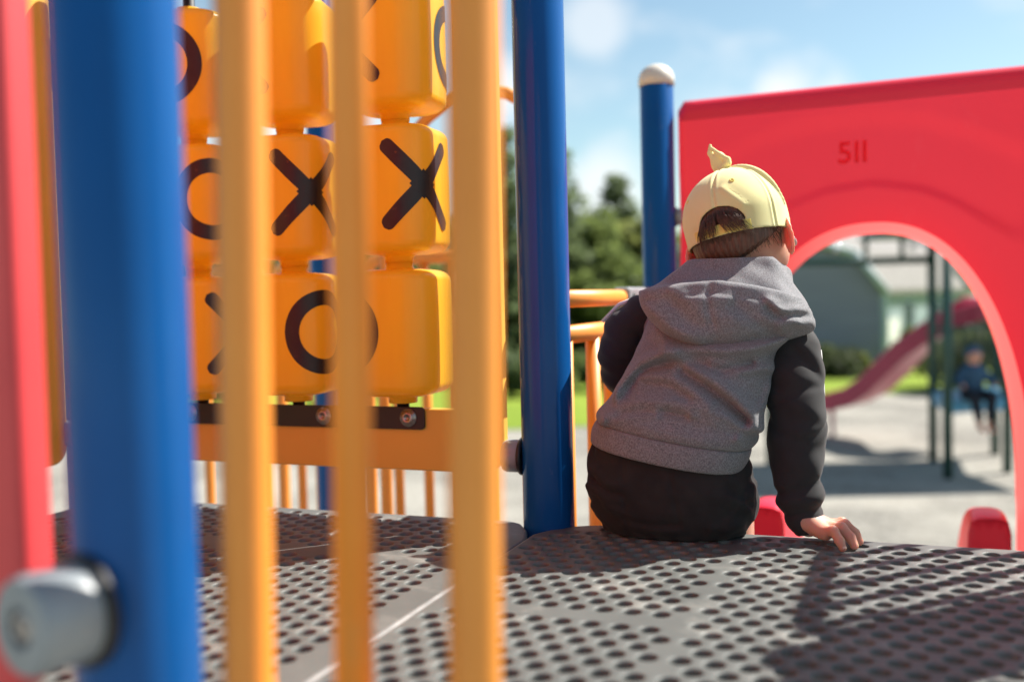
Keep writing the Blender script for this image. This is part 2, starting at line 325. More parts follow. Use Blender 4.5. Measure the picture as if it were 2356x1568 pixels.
def inpoly(u, v, pts):
    c = np.zeros(u.shape, bool); n = len(pts)
    for i in range(n):
        (x0, y0), (x1, y1) = pts[i], pts[(i + 1) % n]
        c ^= ((y0 > v) != (y1 > v)) & (u < (x1 - x0) * (v - y0) / (y1 - y0 + 1e-12) + x0)
    return c
def snet(f, lo, hi, h, smooth=2):
    lo = np.asarray(lo, float); n = np.ceil((np.asarray(hi) - lo) / h).astype(int) + 1
    ax = [(lo[i] + h * np.arange(n[i])).astype(np.float32) for i in range(3)]
    X, Y, Z = np.meshgrid(*ax, indexing='ij'); D = f(X, Y, Z).astype(np.float32); del X, Y, Z
    S = D < 0; m = n - 1
    cor = [S[i:i + m[0], j:j + m[1], k:k + m[2]] for i in (0, 1) for j in (0, 1) for k in (0, 1)]
    s = sum(c.astype(np.int8) for c in cor); act = (s > 0) & (s < 8)
    ci = np.argwhere(act); idx = -np.ones(m, np.int64); idx[act] = np.arange(len(ci))
    acc = np.zeros((len(ci), 3)); cnt = np.zeros(len(ci))
    offs = [(i, j, k) for i in (0, 1) for j in (0, 1) for k in (0, 1)]
    for a in range(8):
        for b in range(a + 1, 8):
            oa, ob = np.array(offs[a]), np.array(offs[b])
            if abs(oa - ob).sum() != 1: continue
            da = D[tuple((ci + oa).T)]; db = D[tuple((ci + ob).T)]; c = (da < 0) != (db < 0)
            t = np.where(c, da / np.where(c, da - db, 1), 0)
            acc += np.where(c[:, None], oa + (ob - oa) * t[:, None], 0); cnt += c
    V = lo + h * (ci + acc / cnt[:, None]); Q = []
    for a in range(3):
        b, c = (a + 1) % 3, (a + 2) % 3
        sl0 = [slice(None)] * 3; sl1 = [slice(None)] * 3; sl0[a] = slice(0, -1); sl1[a] = slice(1, None)
        E = S[tuple(sl0)] != S[tuple(sl1)]; e = np.argwhere(E); e = e[(e[:, b] > 0) & (e[:, c] > 0) & (e[:, b] < m[b]) & (e[:, c] < m[c])]
        if not len(e): continue
        ins = S[tuple(e.T)]; ub = np.zeros(3, int); ub[b] = 1; uc = np.zeros(3, int); uc[c] = 1
        q = np.stack([idx[tuple((e - ub - uc).T)], idx[tuple((e - uc).T)], idx[tuple(e.T)], idx[tuple((e - ub).T)]], 1)
        q[~ins] = q[~ins][:, ::-1]; Q.append(q)
    Q = np.concatenate(Q)
    ed = np.concatenate([Q[:, [0, 1]], Q[:, [1, 2]], Q[:, [2, 3]], Q[:, [3, 0]]])
    for _ in range(smooth):
        A = np.zeros_like(V); c = np.zeros(len(V))
        for p, q in ((0, 1), (1, 0)):
            for d in range(3): A[:, d] += np.bincount(ed[:, p], V[ed[:, q], d], len(V))
            c += np.bincount(ed[:, p], minlength=len(V))
        V = 0.5 * V + 0.5 * A / c[:, None]
    return V, Q
def npmesh(name, V, Q):
    me = bpy.data.meshes.new(name); me.vertices.add(len(V)); me.vertices.foreach_set('co', V.astype(np.float32).ravel())
    k = Q.shape[1]; me.loops.add(Q.size); me.loops.foreach_set('vertex_index', Q.astype(np.int32).ravel())
    me.polygons.add(len(Q)); me.polygons.foreach_set('loop_start', np.arange(0, Q.size, k, dtype=np.int32)); me.polygons.foreach_set('loop_total', np.full(len(Q), k, np.int32))
    me.polygons.foreach_set('use_smooth', np.ones(len(Q), bool)); me.update(calc_edges=True); me.validate(); return me

# ================================================================== ground
g = Geo(); g.add([(-400, -400, GZ), (400, -400, GZ), (400, 400, GZ), (-400, 400, GZ)], [(0, 1, 2, 3)])
tag(obj('ground', g, 'mulch', smooth=False), kind='structure')
# lawn: a sheet whose near border meanders
bord = [(-60, 13.0), (-14, 13.6), (-6, 14.2), (-2, 14.8), (0.4, 15.2), (2.0, 15.6), (4.0, 17.6), (6.0, 19.0), (9, 19.4), (14, 19.0), (24, 18.5), (60, 18)]
nb = [yard(a + 0.15 * math.sin(3 * a), d + 0.12 * math.sin(5 * a), GZ + 0.012) for a, d in bord]; fb = [yard(a * 3.2, 130, GZ + 0.012) for a, d in bord]
g = Geo(); k = len(nb); g.add(nb + fb, [(i, i + 1, k + i + 1, k + i) for i in range(k - 1)])
tag(obj('lawn', g, 'grass', smooth=False), kind='structure')

# ================================================================== perforated decks
def clip(poly, pts):
    out = list(pts)
    n = len(poly)
    for i in range(n):
        (ax, ay), (bx, by) = poly[i], poly[(i + 1) % n]; nx, ny = -(by - ay), bx - ax; src = out; out = []
        for j in range(len(src)):
            p, q = src[j], src[(j + 1) % len(src)]; dp = (p[0] - ax) * nx + (p[1] - ay) * ny; dq = (q[0] - ax) * nx + (q[1] - ay) * ny
            if dp >= 0: out.append(p)
            if (dp > 0) != (dq > 0) and abs(dp - dq) > 1e-12:
                t = dp / (dp - dq); out.append((p[0] + (q[0] - p[0]) * t, p[1] + (q[1] - p[1]) * t))
        if not out: return out
    return out
def deck_mesh(name, poly, cells, hw, hh, hole_r, depth):
    # poly: convex outline, counter-clockwise; cells: (cx, cy, has_hole); each cell is a rectangle 2hw x 2hh
    g = Geo(); NA = 28; ang = np.linspace(0, 2 * np.pi, NA, endpoint=False) + 0.01
    ca, sa = np.cos(ang), np.sin(ang); sc = np.minimum(hw / np.abs(ca), hh / np.abs(sa)); rect = np.stack([ca * sc, sa * sc], 1)
    # put true corners on the outline
    for sx in (-1, 1):
        for sy in (-1, 1):
            i = np.argmin((rect[:, 0] - sx * hw) ** 2 + (rect[:, 1] - sy * hh) ** 2); rect[i] = (sx * hw, sy * hh)
    prof = [(hole_r + 0.0024, 0.0), (hole_r + 0.0013, -0.0005), (hole_r + 0.0006, -0.0018), (hole_r, -0.0040), (hole_r, -depth)]
    rings = [np.c_[rect, np.zeros(NA)]] + [np.c_[ca * r, sa * r, np.full(NA, z)] for r, z in prof]
    TV = np.concatenate(rings); TF = []
    for i in range(len(rings) - 1):
        for j in range(NA): TF.append((i * NA + j, i * NA + (j + 1) % NA, (i + 1) * NA + (j + 1) % NA, (i + 1) * NA + j))
    n = len(poly)
    def inside(p):
        for i in range(n):
            (ax, ay), (bx, by) = poly[i], poly[(i + 1) % n]
            if (p[0] - ax) * -(by - ay) + (p[1] - ay) * (bx - ax) < 0: return False
        return True
    flat = Geo()
    for cx, cy, hole in cells:
        cor = [(cx - hw, cy - hh), (cx + hw, cy - hh), (cx + hw, cy + hh), (cx - hw, cy + hh)]
        if all(inside(c) for c in cor):
            if hole: g.add(TV + np.array([cx, cy, 0]), TF)
            else: g.add([(x, y, 0) for x, y in cor], [(0, 1, 2, 3)])
        else:
            q = clip(poly, cor)
            if len(q) >= 3: g.add([(x, y, 0) for x, y in q], [tuple(range(len(q)))])
    # rolled rim and skirt
    P = np.array(poly); V = []
    dirs = []
    for i in range(n):
        e0 = P[i] - P[i - 1]; e1 = P[(i + 1) % n] - P[i]; n0 = np.array([e0[1], -e0[0]]) / np.linalg.norm(e0); n1 = np.array([e1[1], -e1[0]]) / np.linalg.norm(e1)
        m = n0 + n1; dirs.append(m / (m @ n0 + 1e-9) if False else m * (1.0 / (1 + n0 @ n1)))
    dirs = np.array(dirs)
    for off, z in ((0, 0), (0.0022, -0.0004), (0.0042, -0.0020), (0.0055, -0.0050), (0.0060, -0.010), (0.0060, -0.055), (0.0, -0.060), (-0.03, -0.060)):
        V += [(*(P[i] + dirs[i] * off), z) for i in range(n)]
    F = []
    for r in range(7):
        for i in range(n): F.append((r * n + i, (r + 1) * n + i, (r + 1) * n + (i + 1) % n, r * n + (i + 1) % n))
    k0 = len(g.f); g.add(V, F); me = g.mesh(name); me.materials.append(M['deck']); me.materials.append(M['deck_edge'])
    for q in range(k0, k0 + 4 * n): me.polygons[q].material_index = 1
    return me
PX, PY = 0.0364, 0.02955
cells = []
for i in range(-14, 27):
    for j in range(-4, 30):
        odd = i % 2; cx = (j + (0.5 if odd else 0)) * PX; cy = -i * PY
        hole = True
        if i in (5, 21) and cx < 0.26: hole = False
        if not odd and j == 7: hole = False
        if not odd and j == 20: hole = False
        if cx < -0.065 or cx > 0.90 or cy < -0.66 or cy > 0.312: hole = False
        cells.append((cx, cy, hole))
RD = [(-0.073, -0.700), (0.900, -0.700), (0.926, -0.68), (0.926, 0.310), (0.905, 0.331), (0.016, 0.324), (-0.006, 0.317), (-0.030, 0.303), (-0.058, 0.266), (-0.073, 0.232)]
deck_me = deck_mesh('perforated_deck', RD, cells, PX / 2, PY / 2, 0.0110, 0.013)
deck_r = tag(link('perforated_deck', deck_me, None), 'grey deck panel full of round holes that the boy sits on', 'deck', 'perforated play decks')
cells = []
LX, LY = 0.0288, 0.0345
for kx in range(-4, 33):
    for m_ in range(-24, 26):
        cx = -0.14 - LX * kx; cy = -0.012 - LY * m_ + (LY / 2 if kx % 2 else 0)
        hole = not (kx >= 2 and 0.022 < cy < 0.058) and not (kx in (13,) and kx % 2 == 1 and False)
        if cx > -0.13 or cx < -1.0 or cy < -0.66 or cy > 0.296: hole = False
        if kx == 0 and cy > 0.0: hole = False
        cells.append((cx, cy, hole))
LD = [(-1.030, -0.700), (-0.083, -0.700), (-0.083, 0.205), (-0.104, 0.262), (-0.128, 0.300), (-0.150, 0.313), (-1.00, 0.304), (-1.030, 0.28)]
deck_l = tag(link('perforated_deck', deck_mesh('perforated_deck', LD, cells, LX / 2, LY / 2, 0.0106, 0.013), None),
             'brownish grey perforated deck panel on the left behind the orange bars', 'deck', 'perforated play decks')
# joists under the decks, and the lower landing the boy's feet rest on
g = Geo()
low = deck_r.copy(); COL.objects.link(low); low.location = (0.0, 0.99, -0.40)
tag(low, 'lower perforated landing in front of the red slide hood, below the boy', 'deck', 'perforated play decks')

# ================================================================== blue posts
def post(x, y, z0, z1, label, cap=True, r=0.0445, m='blue', group='blue upright posts', capm='cap_cream'):
    g = Geo(); lathe(g, [(r - 0.002, z0), (r, z0 + 0.002), (r, z1 - 0.002), (r - 0.002, z1)], 56, (x, y, 0))
    o = obj('post', g, m); tag(o, label, 'post', group)
    md = o.modifiers.new('split', 'EDGE_SPLIT'); md.split_angle = rad(50)
    if cap:
        g = Geo(); prof = [(r + 0.0025, -0.012), (r + 0.003, 0.004)] + [((r + 0.003) * math.cos(a), 0.004 + (r - 0.002) * math.sin(a)) for a in np.linspace(0.05, 1.5, 12)]
        lathe(g, prof, 48, (x, y, z1)); c = obj('post_cap', g, capm, o)
    return o
post_near = post(-0.033, -0.731, GZ, 1.75, 'big out of focus blue post in the left foreground beside the red panel edge')
post_mid = post(-0.0755, 0.312, GZ, 1.75, 'sharp tall blue post standing between the game panel and the boy')
post_far = post(-0.1005, 1.318, GZ, 0.957, 'shorter blue post with rounded cream cap beside the red hood', r=0.0445)
post_corner = post(-1.095, 0.312, GZ, 1.75, 'blue post at the far left end of the game panel')
post_r1 = post(0.972, 0.345, GZ, 0.915, 'blue post at the right corner of the upper deck, out of the picture')
post_r2 = post(0.975, 1.318, GZ, 0.957, 'blue post at the right edge of the red hood, out of the picture')

# ================================================================== tic-tac-toe panel
YP = 0.312
ttt = empty('game_panel', 'orange tic tac toe panel with three columns of turning cylinders', 'game panel', loc=(-0.57, YP, 0))
def local(o, parent):      # keep world-space mesh under an Empty that is not at the origin
    o.parent = parent; o.matrix_parent_inverse = Matrix.Translation(-Vector(parent.location)); return o
g = Geo(); outer = rrect(-1.012, 0.085, -0.152, 1.16, 0.045, 8); inner = rrect(-0.92, 0.198, -0.232, 1.02, 0.012, 8)
strip_plate(g, outer, inner, YP - 0.0105, YP + 0.0105)
local(obj('panel_frame', g, 'orange', bevel=0.004, segs=3, smooth=False), ttt)
for zc, nm in ((0.181, 'lower'), (1.038, 'upper')):
    g = Geo(); o_ = rrect(-0.842, zc - 0.0205, -0.303, zc + 0.0205, 0.008, 5)
    n_ = len(o_); V = [(x, YP - 0.0165, z) for x, z in o_] + [(x, YP - 0.0108, z) for x, z in o_]
    g.add(V, [tuple(range(n_))[::-1], tuple(range(n_, 2 * n_))] + [(i, (i + 1) % n_, n_ + (i + 1) % n_, n_ + i) for i in range(n_)])
    bar = local(obj('mounting_bar', g, 'black', bevel=0.0012, segs=2, smooth=False), ttt)
    for bx in (-0.335, -0.512, -0.689, -0.82):
        g = Geo(); c = (bx, YP - 0.0168, zc + 0.001)
        lathe(g, [(0.0165, 0), (0.0165, 0.0012), (0.0120, 0.0016), (0.0115, 0.0040), (0.0095, 0.0062), (0.0055, 0.0066), (0.0050, 0.0040)], 28, c, (0, -1, 0))
        obj('bolt', g, 'steel', bar)
# cylinder cross-section: square with big rounded corners, turned a little
def sq_section(s, r, n=96):
    # arc-length sampled rounded square, starting at the middle of the front face, going to +X
    h = s / 2; segs = []
    def line(a, b): segs.append(('l', a, b, math.dist(a, b)))
    def arc(c, a0, a1): segs.append(('a', c, (a0, a1), r * abs(a1 - a0)))
    q = h - r
    line((0, -h), (q, -h)); arc((q, -q), -math.pi / 2, 0); line((h, -q), (h, q)); arc((q, q), 0, math.pi / 2); line((q, h), (-q, h)); arc((-q, q), math.pi / 2, math.pi)
    line((-h, q), (-h, -q)); arc((-q, -q), math.pi, 1.5 * math.pi); line((-q, -h), (0, -h))
    L = sum(x[3] for x in segs)
    def at(t):
        t = t % L
        for k_, a, b, l in segs:
            if t <= l:
                u = t / l if l > 0 else 0
                if k_ == 'l':
                    p = (a[0] + (b[0] - a[0]) * u, a[1] + (b[1] - a[1]) * u); d = ((b[0] - a[0]) / l, (b[1] - a[1]) / l); return p, (d[1], -d[0])
                an = b[0] + (b[1] - b[0]) * u; return (a[0] + r * math.cos(an), a[1] + r * math.sin(an)), (math.cos(an), math.sin(an))
            t -= l
        return (0, -h), (0, -1)
    return at, L
SEC, SECL = sq_section(0.171, 0.056)
NSEC = 128
SECP = np.array([SEC(SECL * i / NSEC)[0] for i in range(NSEC)])
CH = 0.2305
def cylinder_mesh():
    g = Geo(); prof = [(0.026, -0.014), (0.027, -0.004), (0.030, 0.000)]
    V = []; rows = []
    def ring(scale_fn, z):
        V.extend([(*p, z) for p in scale_fn]); rows.append(1)
    c0 = SECP / np.linalg.norm(SECP, axis=1)[:, None]
    def inset(d): # shrink the outline by d towards the centre, rounding to a circle
        R = np.linalg.norm(SECP, axis=1); f = np.clip((R - d) / R, 0.02, 1)[:, None]; return SECP * f
    ring(c0 * 0.026, -0.0125); ring(c0 * 0.0265, -0.004); ring(c0 * 0.030, 0.0); ring(inset(0.040), 0.0015)
    for a in np.linspace(0.15, 1, 8): an = a * math.pi / 2; ring(inset(0.030 * (1 - math.sin(an))), 0.004 + 0.022 * (1 - math.cos(an)))
    for z in np.linspace(0.05, CH - 0.05, 6): ring(SECP * (1 + 0.012 * math.sin(math.pi * z / CH)), z)
    for a in np.linspace(1, 0.15, 8): an = a * math.pi / 2; ring(inset(0.030 * (1 - math.sin(an))), CH - 0.003 - 0.020 * (1 - math.cos(an)))
    ring(inset(0.040), CH - 0.001); ring(c0 * 0.029, CH); ring(c0 * 0.0255, CH + 0.003); ring(c0 * 0.025, CH + 0.0125)
    k = len(rows); F = []
    for i in range(k - 1):
        for j in range(NSEC): F.append((i * NSEC + j, i * NSEC + (j + 1) % NSEC, (i + 1) * NSEC + (j + 1) % NSEC, (i + 1) * NSEC + j))
    F.append(tuple(range(NSEC - 1, -1, -1))); F.append(tuple(range((k - 1) * NSEC, k * NSEC)))
    g.add(V, F); return g.mesh('game_cylinder')
CYL = cylinder_mesh(); CYL.materials.append(M['orange_cyl'])
def on_cyl(s, z, off=0.0008):
    p, n_ = SEC(s); k_ = 1 + 0.012 * math.sin(math.pi * min(max(z, 0), CH) / CH); return (p[0] * k_ + n_[0] * off, p[1] * k_ + n_[1] * off, z)
def mark_mesh(kind, s0, zc, R=0.079, w=0.0268):
    # wraps a flat stroke pattern round the section; s0 = arc position of its centre
    g = Geo(); R = 0.0615 if kind == 'O' else 0.0755
    def patch(polys):
        for p in polys: g.add([on_cyl(s0 + a, zc + b) for a, b in p], [tuple(range(len(p)))])
    if kind == 'O':
        n_ = 96; V = []
        for i in range(n_):
            a = 2 * math.pi * i / n_
            for q in np.linspace(R - w / 2, R + w / 2, 4): V.append(on_cyl(s0 + q * math.cos(a), zc + q * 1.03 * math.sin(a)))
        F = []
        for i in range(n_):
            for j in range(3): a, b = i * 4 + j, ((i + 1) % n_) * 4 + j; F.append((a, b, b + 1, a + 1))
        g.add(V, F)
    else:
        D = R * 1.02
        for q, sg in enumerate((1, -1)):
            ux, uz = 0.70, 0.714 * sg; px, pz = -uz, ux; V = []; n_ = 60
            Lh = D * 1.36; rr = w / 2; off = 0.0008 + 0.0003 * q
            for i in range(n_ + 1):
                t = -Lh - 0 + 2 * Lh * i / n_
                e = Lh - abs(t); hw_ = rr if e >= rr else math.sqrt(max(0, rr * rr - (rr - e) ** 2))
                for b in (-1, -0.33, 0.33, 1): V.append(on_cyl(s0 + ux * t + px * b * hw_, zc + uz * t + pz * b * hw_, off))
            g.add(V, [(i * 4 + j, (i + 1) * 4 + j, (i + 1) * 4 + j + 1, i * 4 + j + 1) for i in range(n_) for j in range(3)])
        # small webs in the crotches of the cross, as on the moulded print
        for dx_, dz_ in ((1, 0), (-1, 0), (0, 1), (0, -1)):
            a = w * 0.98
            if dx_: P_ = [(dx_ * a, 0), (dx_ * a * 0.45, a * 0.55), (dx_ * a * 0.45, -a * 0.55)]
            else: P_ = [(0, dz_ * a), (a * 0.55, dz_ * a * 0.45), (-a * 0.55, dz_ * a * 0.45)]
            g.add([on_cyl(s0 + x, zc + z, 0.0014) for x, z in P_], [(0, 1, 2)])
    return g.mesh('mark_' + ('ring' if kind == 'O' else 'cross'))
CX = [-0.800, -0.577, -0.353]; CZ = [0.2205, 0.4755, 0.7305]
# per cylinder: turn (deg), marks as (kind, arc position of centre)
spec = {(0, 0): (-15, [('X', 0.124), ('O', -0.13)]), (1, 0): (-10, [('O', 0.090), ('X', -0.13)]), (2, 0): (-4, [('O', -0.080), ('X', 0.27)]),
        (0, 1): (-16, [('O', 0.066), ('X', -0.16)]), (1, 1): (-6, [('X', 0.078), ('O', 0.30)]), (2, 1): (-3, [('X', 0.086), ('O', -0.16)]),
        (0, 2): (-20, [('O', -0.026), ('X', 0.21)]), (1, 2): (-11, [('X', -0.079), ('O', 0.25)]), (2, 2): (-4, [('X', -0.066), ('O', 0.202)])}
names = {'X': 'cross', 'O': 'ring'}
for (i, j), (turn, marks) in spec.items():
    c = bpy.data.objects.new('game_cylinder', CYL); COL.objects.link(c); c.parent = ttt
    c.matrix_parent_inverse = Matrix.Translation(-Vector(ttt.location)); c.location = (CX[i], YP, CZ[j]); c.rotation_euler = (0, 0, rad(-turn))
    if (i, j) in ((1, 1), (2, 1)): c['label'] = 'orange cylinder showing a full black cross'
    if (i, j) == (1, 0): c['label'] = 'orange cylinder showing a large black ring'
    for kd, s0 in marks: link('cross_mark' if kd == 'X' else 'ring_mark', mark_mesh(kd, s0, CH / 2 + 0.004), 'mark', c)
for i in range(3):       # the shafts the cylinders turn on
    g = Geo(); tube(g, [(CX[i], YP, 0.197), (CX[i], YP, 1.022)], 0.0115, 16); local(obj('shaft', g, 'black'), ttt)
def clamp(parent, c, ax, ln, r=0.030, dark='black'):
    # short round coupling with a rubber washer at the post and a bolt head
    c = np.asarray(c, float); ax = np.asarray(ax, float); ax /= np.linalg.norm(ax); g = Geo()
    lathe(g, [(r * 0.9, 0), (r, 0.003), (r, ln - 0.006), (r * 0.93, ln - 0.001), (r * 0.8, ln), (r * 0.42, ln), (r * 0.38, ln - 0.010), (0.001, ln - 0.010)], 36, c, ax)
    o = obj('clamp', g, 'clamp'); md = o.modifiers.new('split', 'EDGE_SPLIT'); md.split_angle = rad(45)
    g = Geo(); lathe(g, [(r * 1.02, -0.004), (r * 1.17, -0.003), (r * 1.17, 0.003), (r * 1.0, 0.004)], 36, c, ax); w = obj('washer', g, dark, o)
    g = Geo(); lathe(g, [(r * 0.34, ln - 0.010), (r * 0.34, ln - 0.003), (r * 0.26, ln - 0.001), (r * 0.14, ln - 0.001), (r * 0.13, ln - 0.005)], 6, c, ax); obj('bolt', g, 'steel', o, smooth=False)
    if parent is not None:
        o.parent = parent
        if parent.type == 'EMPTY': o.matrix_parent_inverse = Matrix.Translation(-Vector(parent.location))
    return o
clamp(ttt, (-0.1195, YP, 0.117), (-1, 0, 0), 0.036, 0.0285)
clamp(ttt, (-0.1195, YP, 0.98), (-1, 0, 0), 0.036, 0.0285)
clamp(ttt, (-1.052, YP, 0.117), (1, 0, 0), 0.04, 0.0285); clamp(ttt, (-1.052, YP, 0.98), (1, 0, 0), 0.04, 0.0285)

# ================================================================== near orange hand-hold loop (two thick uprights, one thinner bar)
YB = -0.70
loop = empty('handhold_loop', 'out of focus orange hand-hold frame of three upright bars in the foreground', 'handrail', loc=(0.13, YB, 0))
g = Geo(); ztop, zbot = 1.30, 0.090
def SH(x, z): return (x + 0.024 * (z - 0.36), -0.731 + (x - 0.0716) * 0.165, z)
path = arcpath([SH(0.15, zbot), SH(0.2325, zbot), SH(0.2325, ztop), SH(0.0700, ztop), SH(0.0700, zbot), SH(0.149, zbot)], 0.078, 9)
tube(g, path, 0.0177, 24, caps=True); local(obj('frame_tube', g, 'orange_tube'), loop)
g = Geo(); tube(g, [SH(0.1475, zbot + 0.012), SH(0.1475, ztop - 0.012)], 0.0138, 20); local(obj('bar', g, 'orange_tube'), loop)
for zc in (0.03, 1.22):
    if zc > 0.5: clamp(loop, (0.0115, -0.731, zc), (1, 0, 0), 0.045, 0.022)

# ================================================================== red panel at the left edge, held to the near post
redp = empty('red_panel', 'out of focus red plastic panel edge at the far left', 'panel', loc=(-0.6, -0.71, 0))
g = Geo(); outer = rrect(-1.02, 0.073, -0.150, 1.52, 0.05, 10); n_ = len(outer); V = []
# rounded (bull-nosed) board
prof = [(0.010, -0.7255), (0.004, -0.7245), (0.0008, -0.7215), (0.0, -0.717), (0.0, -0.700), (0.0008, -0.6955), (0.004, -0.6925), (0.010, -0.6915)]
cxp, czp = -0.585, 0.80
for d, y in prof:
    for x, z in outer: V.append((x - math.copysign(d, x - cxp), y, z - math.copysign(d, z - czp)))
F = [(r * n_ + i, r * n_ + (i + 1) % n_, (r + 1) * n_ + (i + 1) % n_, (r + 1) * n_ + i) for r in range(7) for i in range(n_)]
F.append(tuple(range(n_ - 1, -1, -1))); F.append(tuple(range(7 * n_, 8 * n_))); g.add(V, F)
o = local(obj('board', g, 'red_near'), redp); md = o.modifiers.new('split', 'EDGE_SPLIT'); md.split_angle = rad(40)
clamp(redp, onY(190, 1402, -0.776), (-0.23, -0.97, 0.0), 0.046, 0.0345)

# ================================================================== orange side board at the left of the left deck
sidep = empty('side_board', 'orange plastic side board seen in the gap left of the near blue post', 'panel', loc=(-1.1, -0.2, 0))
g = Geo(); outer = rrect(-0.68, 0.080, 0.248, 1.16, 0.04, 8); n_ = len(outer)
V = [(-1.11, y, z) for y, z in outer] + [(-1.088, y, z) for y, z in outer]
g.add(V, [tuple(range(n_)), tuple(range(2 * n_ - 1, n_ - 1, -1))] + [(i, n_ + i, n_ + (i + 1) % n_, (i + 1) % n_) for i in range(n_)])
local(obj('board', g, 'orange', bevel=0.004, smooth=False), sidep)
clamp(sidep, (-1.097, 0.268, 0.14), (0, -1, 0), 0.03, 0.026)

# ================================================================== left side of the lower landing: rail + loop barrier
lowb = empty('landing_barrier', 'orange rail and looped barrier between the sharp blue post and the capped post', 'barrier', loc=(-0.09, 0.8, 0))
XB = -0.088
g = Geo(); tube(g, [(XB, 0.37, 0.390), (XB, 0.86, 0.390), (XB, 0.868, 0.390)], [0.0172, 0.0172, 0.013], 22); local(obj('top_rail', g, 'orange_tube'), lowb)
g = Geo(); box(g, (XB - 0.020, 0.872, 0.364), (XB + 0.020, 1.285, 0.413)); c_ = local(obj('clamp', g, 'clamp', bevel=0.008, smooth=False), lowb)
g = Geo(); lathe(g, [(0.012, 0), (0.012, 0.004), (0.008, 0.006)], 16, (XB + 0.020, 0.905, 0.388), (1, 0, 0)); obj('bolt', g, 'black', c_)
g = Geo(); path = arcpath([(XB, 0.37, 0.322), (XB, 0.775, 0.322), (XB, 0.775, -0.31), (XB, 0.37, -0.31)], 0.06, 8); tube(g, path, 0.0182, 20); local(obj('frame_tube', g, 'orange_tube'), lowb)
for yy in (0.460, 0.640):
    g = Geo(); tube(g, [(XB, yy, -0.30), (XB, yy, 0.312)], 0.0150, 16); local(obj('bar', g, 'orange_tube'), lowb)

# ================================================================== right side of the lower landing (beside the picture): barrier whose bars shade the deck
rb = empty('side_barrier', 'orange barred barrier at the right of the lower landing', 'barrier', loc=(0.945, 0.7, 0))
XR = 0.962; ZR = 0.93
g = Geo(); path = arcpath([(XR, 0.405, -0.30), (XR, 0.405, ZR), (XR, 0.860, ZR), (XR, 0.860, -0.30), (XR, 0.41, -0.30)], 0.10, 8); tube(g, path, 0.0172, 18, caps=True); local(obj('frame_tube', g, 'orange_tube'), rb)
for yy in (0.450, 0.531, 0.612, 0.693, 0.774):
    g = Geo(); tube(g, [(XR, yy, -0.29), (XR, yy, ZR - 0.01)], 0.0115, 12); local(obj('bar', g, 'orange_tube'), rb)
sb = empty('side_board', 'orange board beside the right corner post, out of the picture', 'panel', loc=(XR, 0.25, 0))
g = Geo(); box(g, (XR - 0.012, 0.165, 0.05), (XR + 0.012, 0.300, 0.94)); local(obj('board', g, 'orange', bevel=0.02, smooth=False), sb)

# ================================================================== red slide hood on the far side of the landing
hood = empty('slide_hood', 'big red moulded slide hood with an arched opening behind the boy', 'slide hood', loc=(0.437, 1.32, 0))
HX = 0.437
def arch_half(z):     # half width of the opening at height z
    return np.interp(z, [-0.46, -0.22, 0.03, 0.18, 0.309, 0.418, 0.480, 0.513, 0.535, 0.543], [0.340, 0.338, 0.322, 0.300, 0.258, 0.195, 0.142, 0.100, 0.050, 0.0])
th = np.linspace(0, 1, 121); I = []; O_ = []
def arch_pt(t):
    # smooth arch: straight legs blending to a crown
    a = math.pi * t; c, s_ = math.cos(a), math.sin(a)
    ex = 2 / 2.25
    x = -math.copysign(abs(c) ** ex, c) * (0.385 if c > 0 else 0.350); z = -0.14 + 0.700 * abs(s_) ** ex
    return np.array([HX + x, z])
zb = -0.46
for t in np.linspace(zb, -0.14, 12)[:-1]: I.append(np.array([HX - 0.387, t]))
for t in th: I.append(arch_pt(t))
for t in np.linspace(-0.14, zb, 12)[1:]: I.append(np.array([HX + 0.352, t]))
I = np.array(I); n_ = len(I)
x0h, x1h, zth = -0.052, 0.926, 0.903
for p in I:          # matching point on the outer outline, along a ray from the middle of the opening
    c = np.array([HX, min(p[1], 0.10)]); d = p - c; ts = []
    if abs(d[0]) > 1e-6: ts.append(((x1h if d[0] > 0 else x0h) - c[0]) / d[0])
    if d[1] > 1e-6: ts.append((zth - c[1]) / d[1])
    e_ = c + d * min(ts)
    if e_[1] > zth - 1e-6: e_[1] += 0.003 + 0.010 * (e_[0] - x0h) / (x1h - x0h)
    O_.append(e_)
O_ = np.array(O_); NR = 46; V = []
def sst(a, b, v): t = np.clip((v - a) / (b - a), 0, 1); return t * t * (3 - 2 * t)
gx1 = np.array([-0.1, 0.05, 0.13, 0.23, 0.325, 0.438, 0.547, 0.624, 0.699, 0.745, 0.82, 0.95]); gz1 = np.array([0.512, 0.512, 0.535, 0.612, 0.646, 0.658, 0.638, 0.601, 0.550, 0.522, 0.512, 0.512])
gx2 = np.array([-0.1, 0.0, 0.167, 0.275, 0.439, 0.558, 0.672, 0.77, 0.95]); gz2 = np.array([0.66, 0.72, 0.786, 0.81, 0.817, 0.800, 0.755, 0.703, 0.60])
def relief(x, z, d_out):
    # depth of the front face: stepped moulding along two arcs, slightly bowed sheet
    r = 0.006 * sst(-0.014, 0.014, z - np.interp(x, gx1, gz1)) - 0.005 * sst(-0.03, 0.03, z - np.interp(x, gx2, gz2))
    return r
rs = np.concatenate([np.linspace(0, 0.12, 8), np.linspace(0.12, 1, NR - 7)[1:]])
layers = []
yF = 1.318
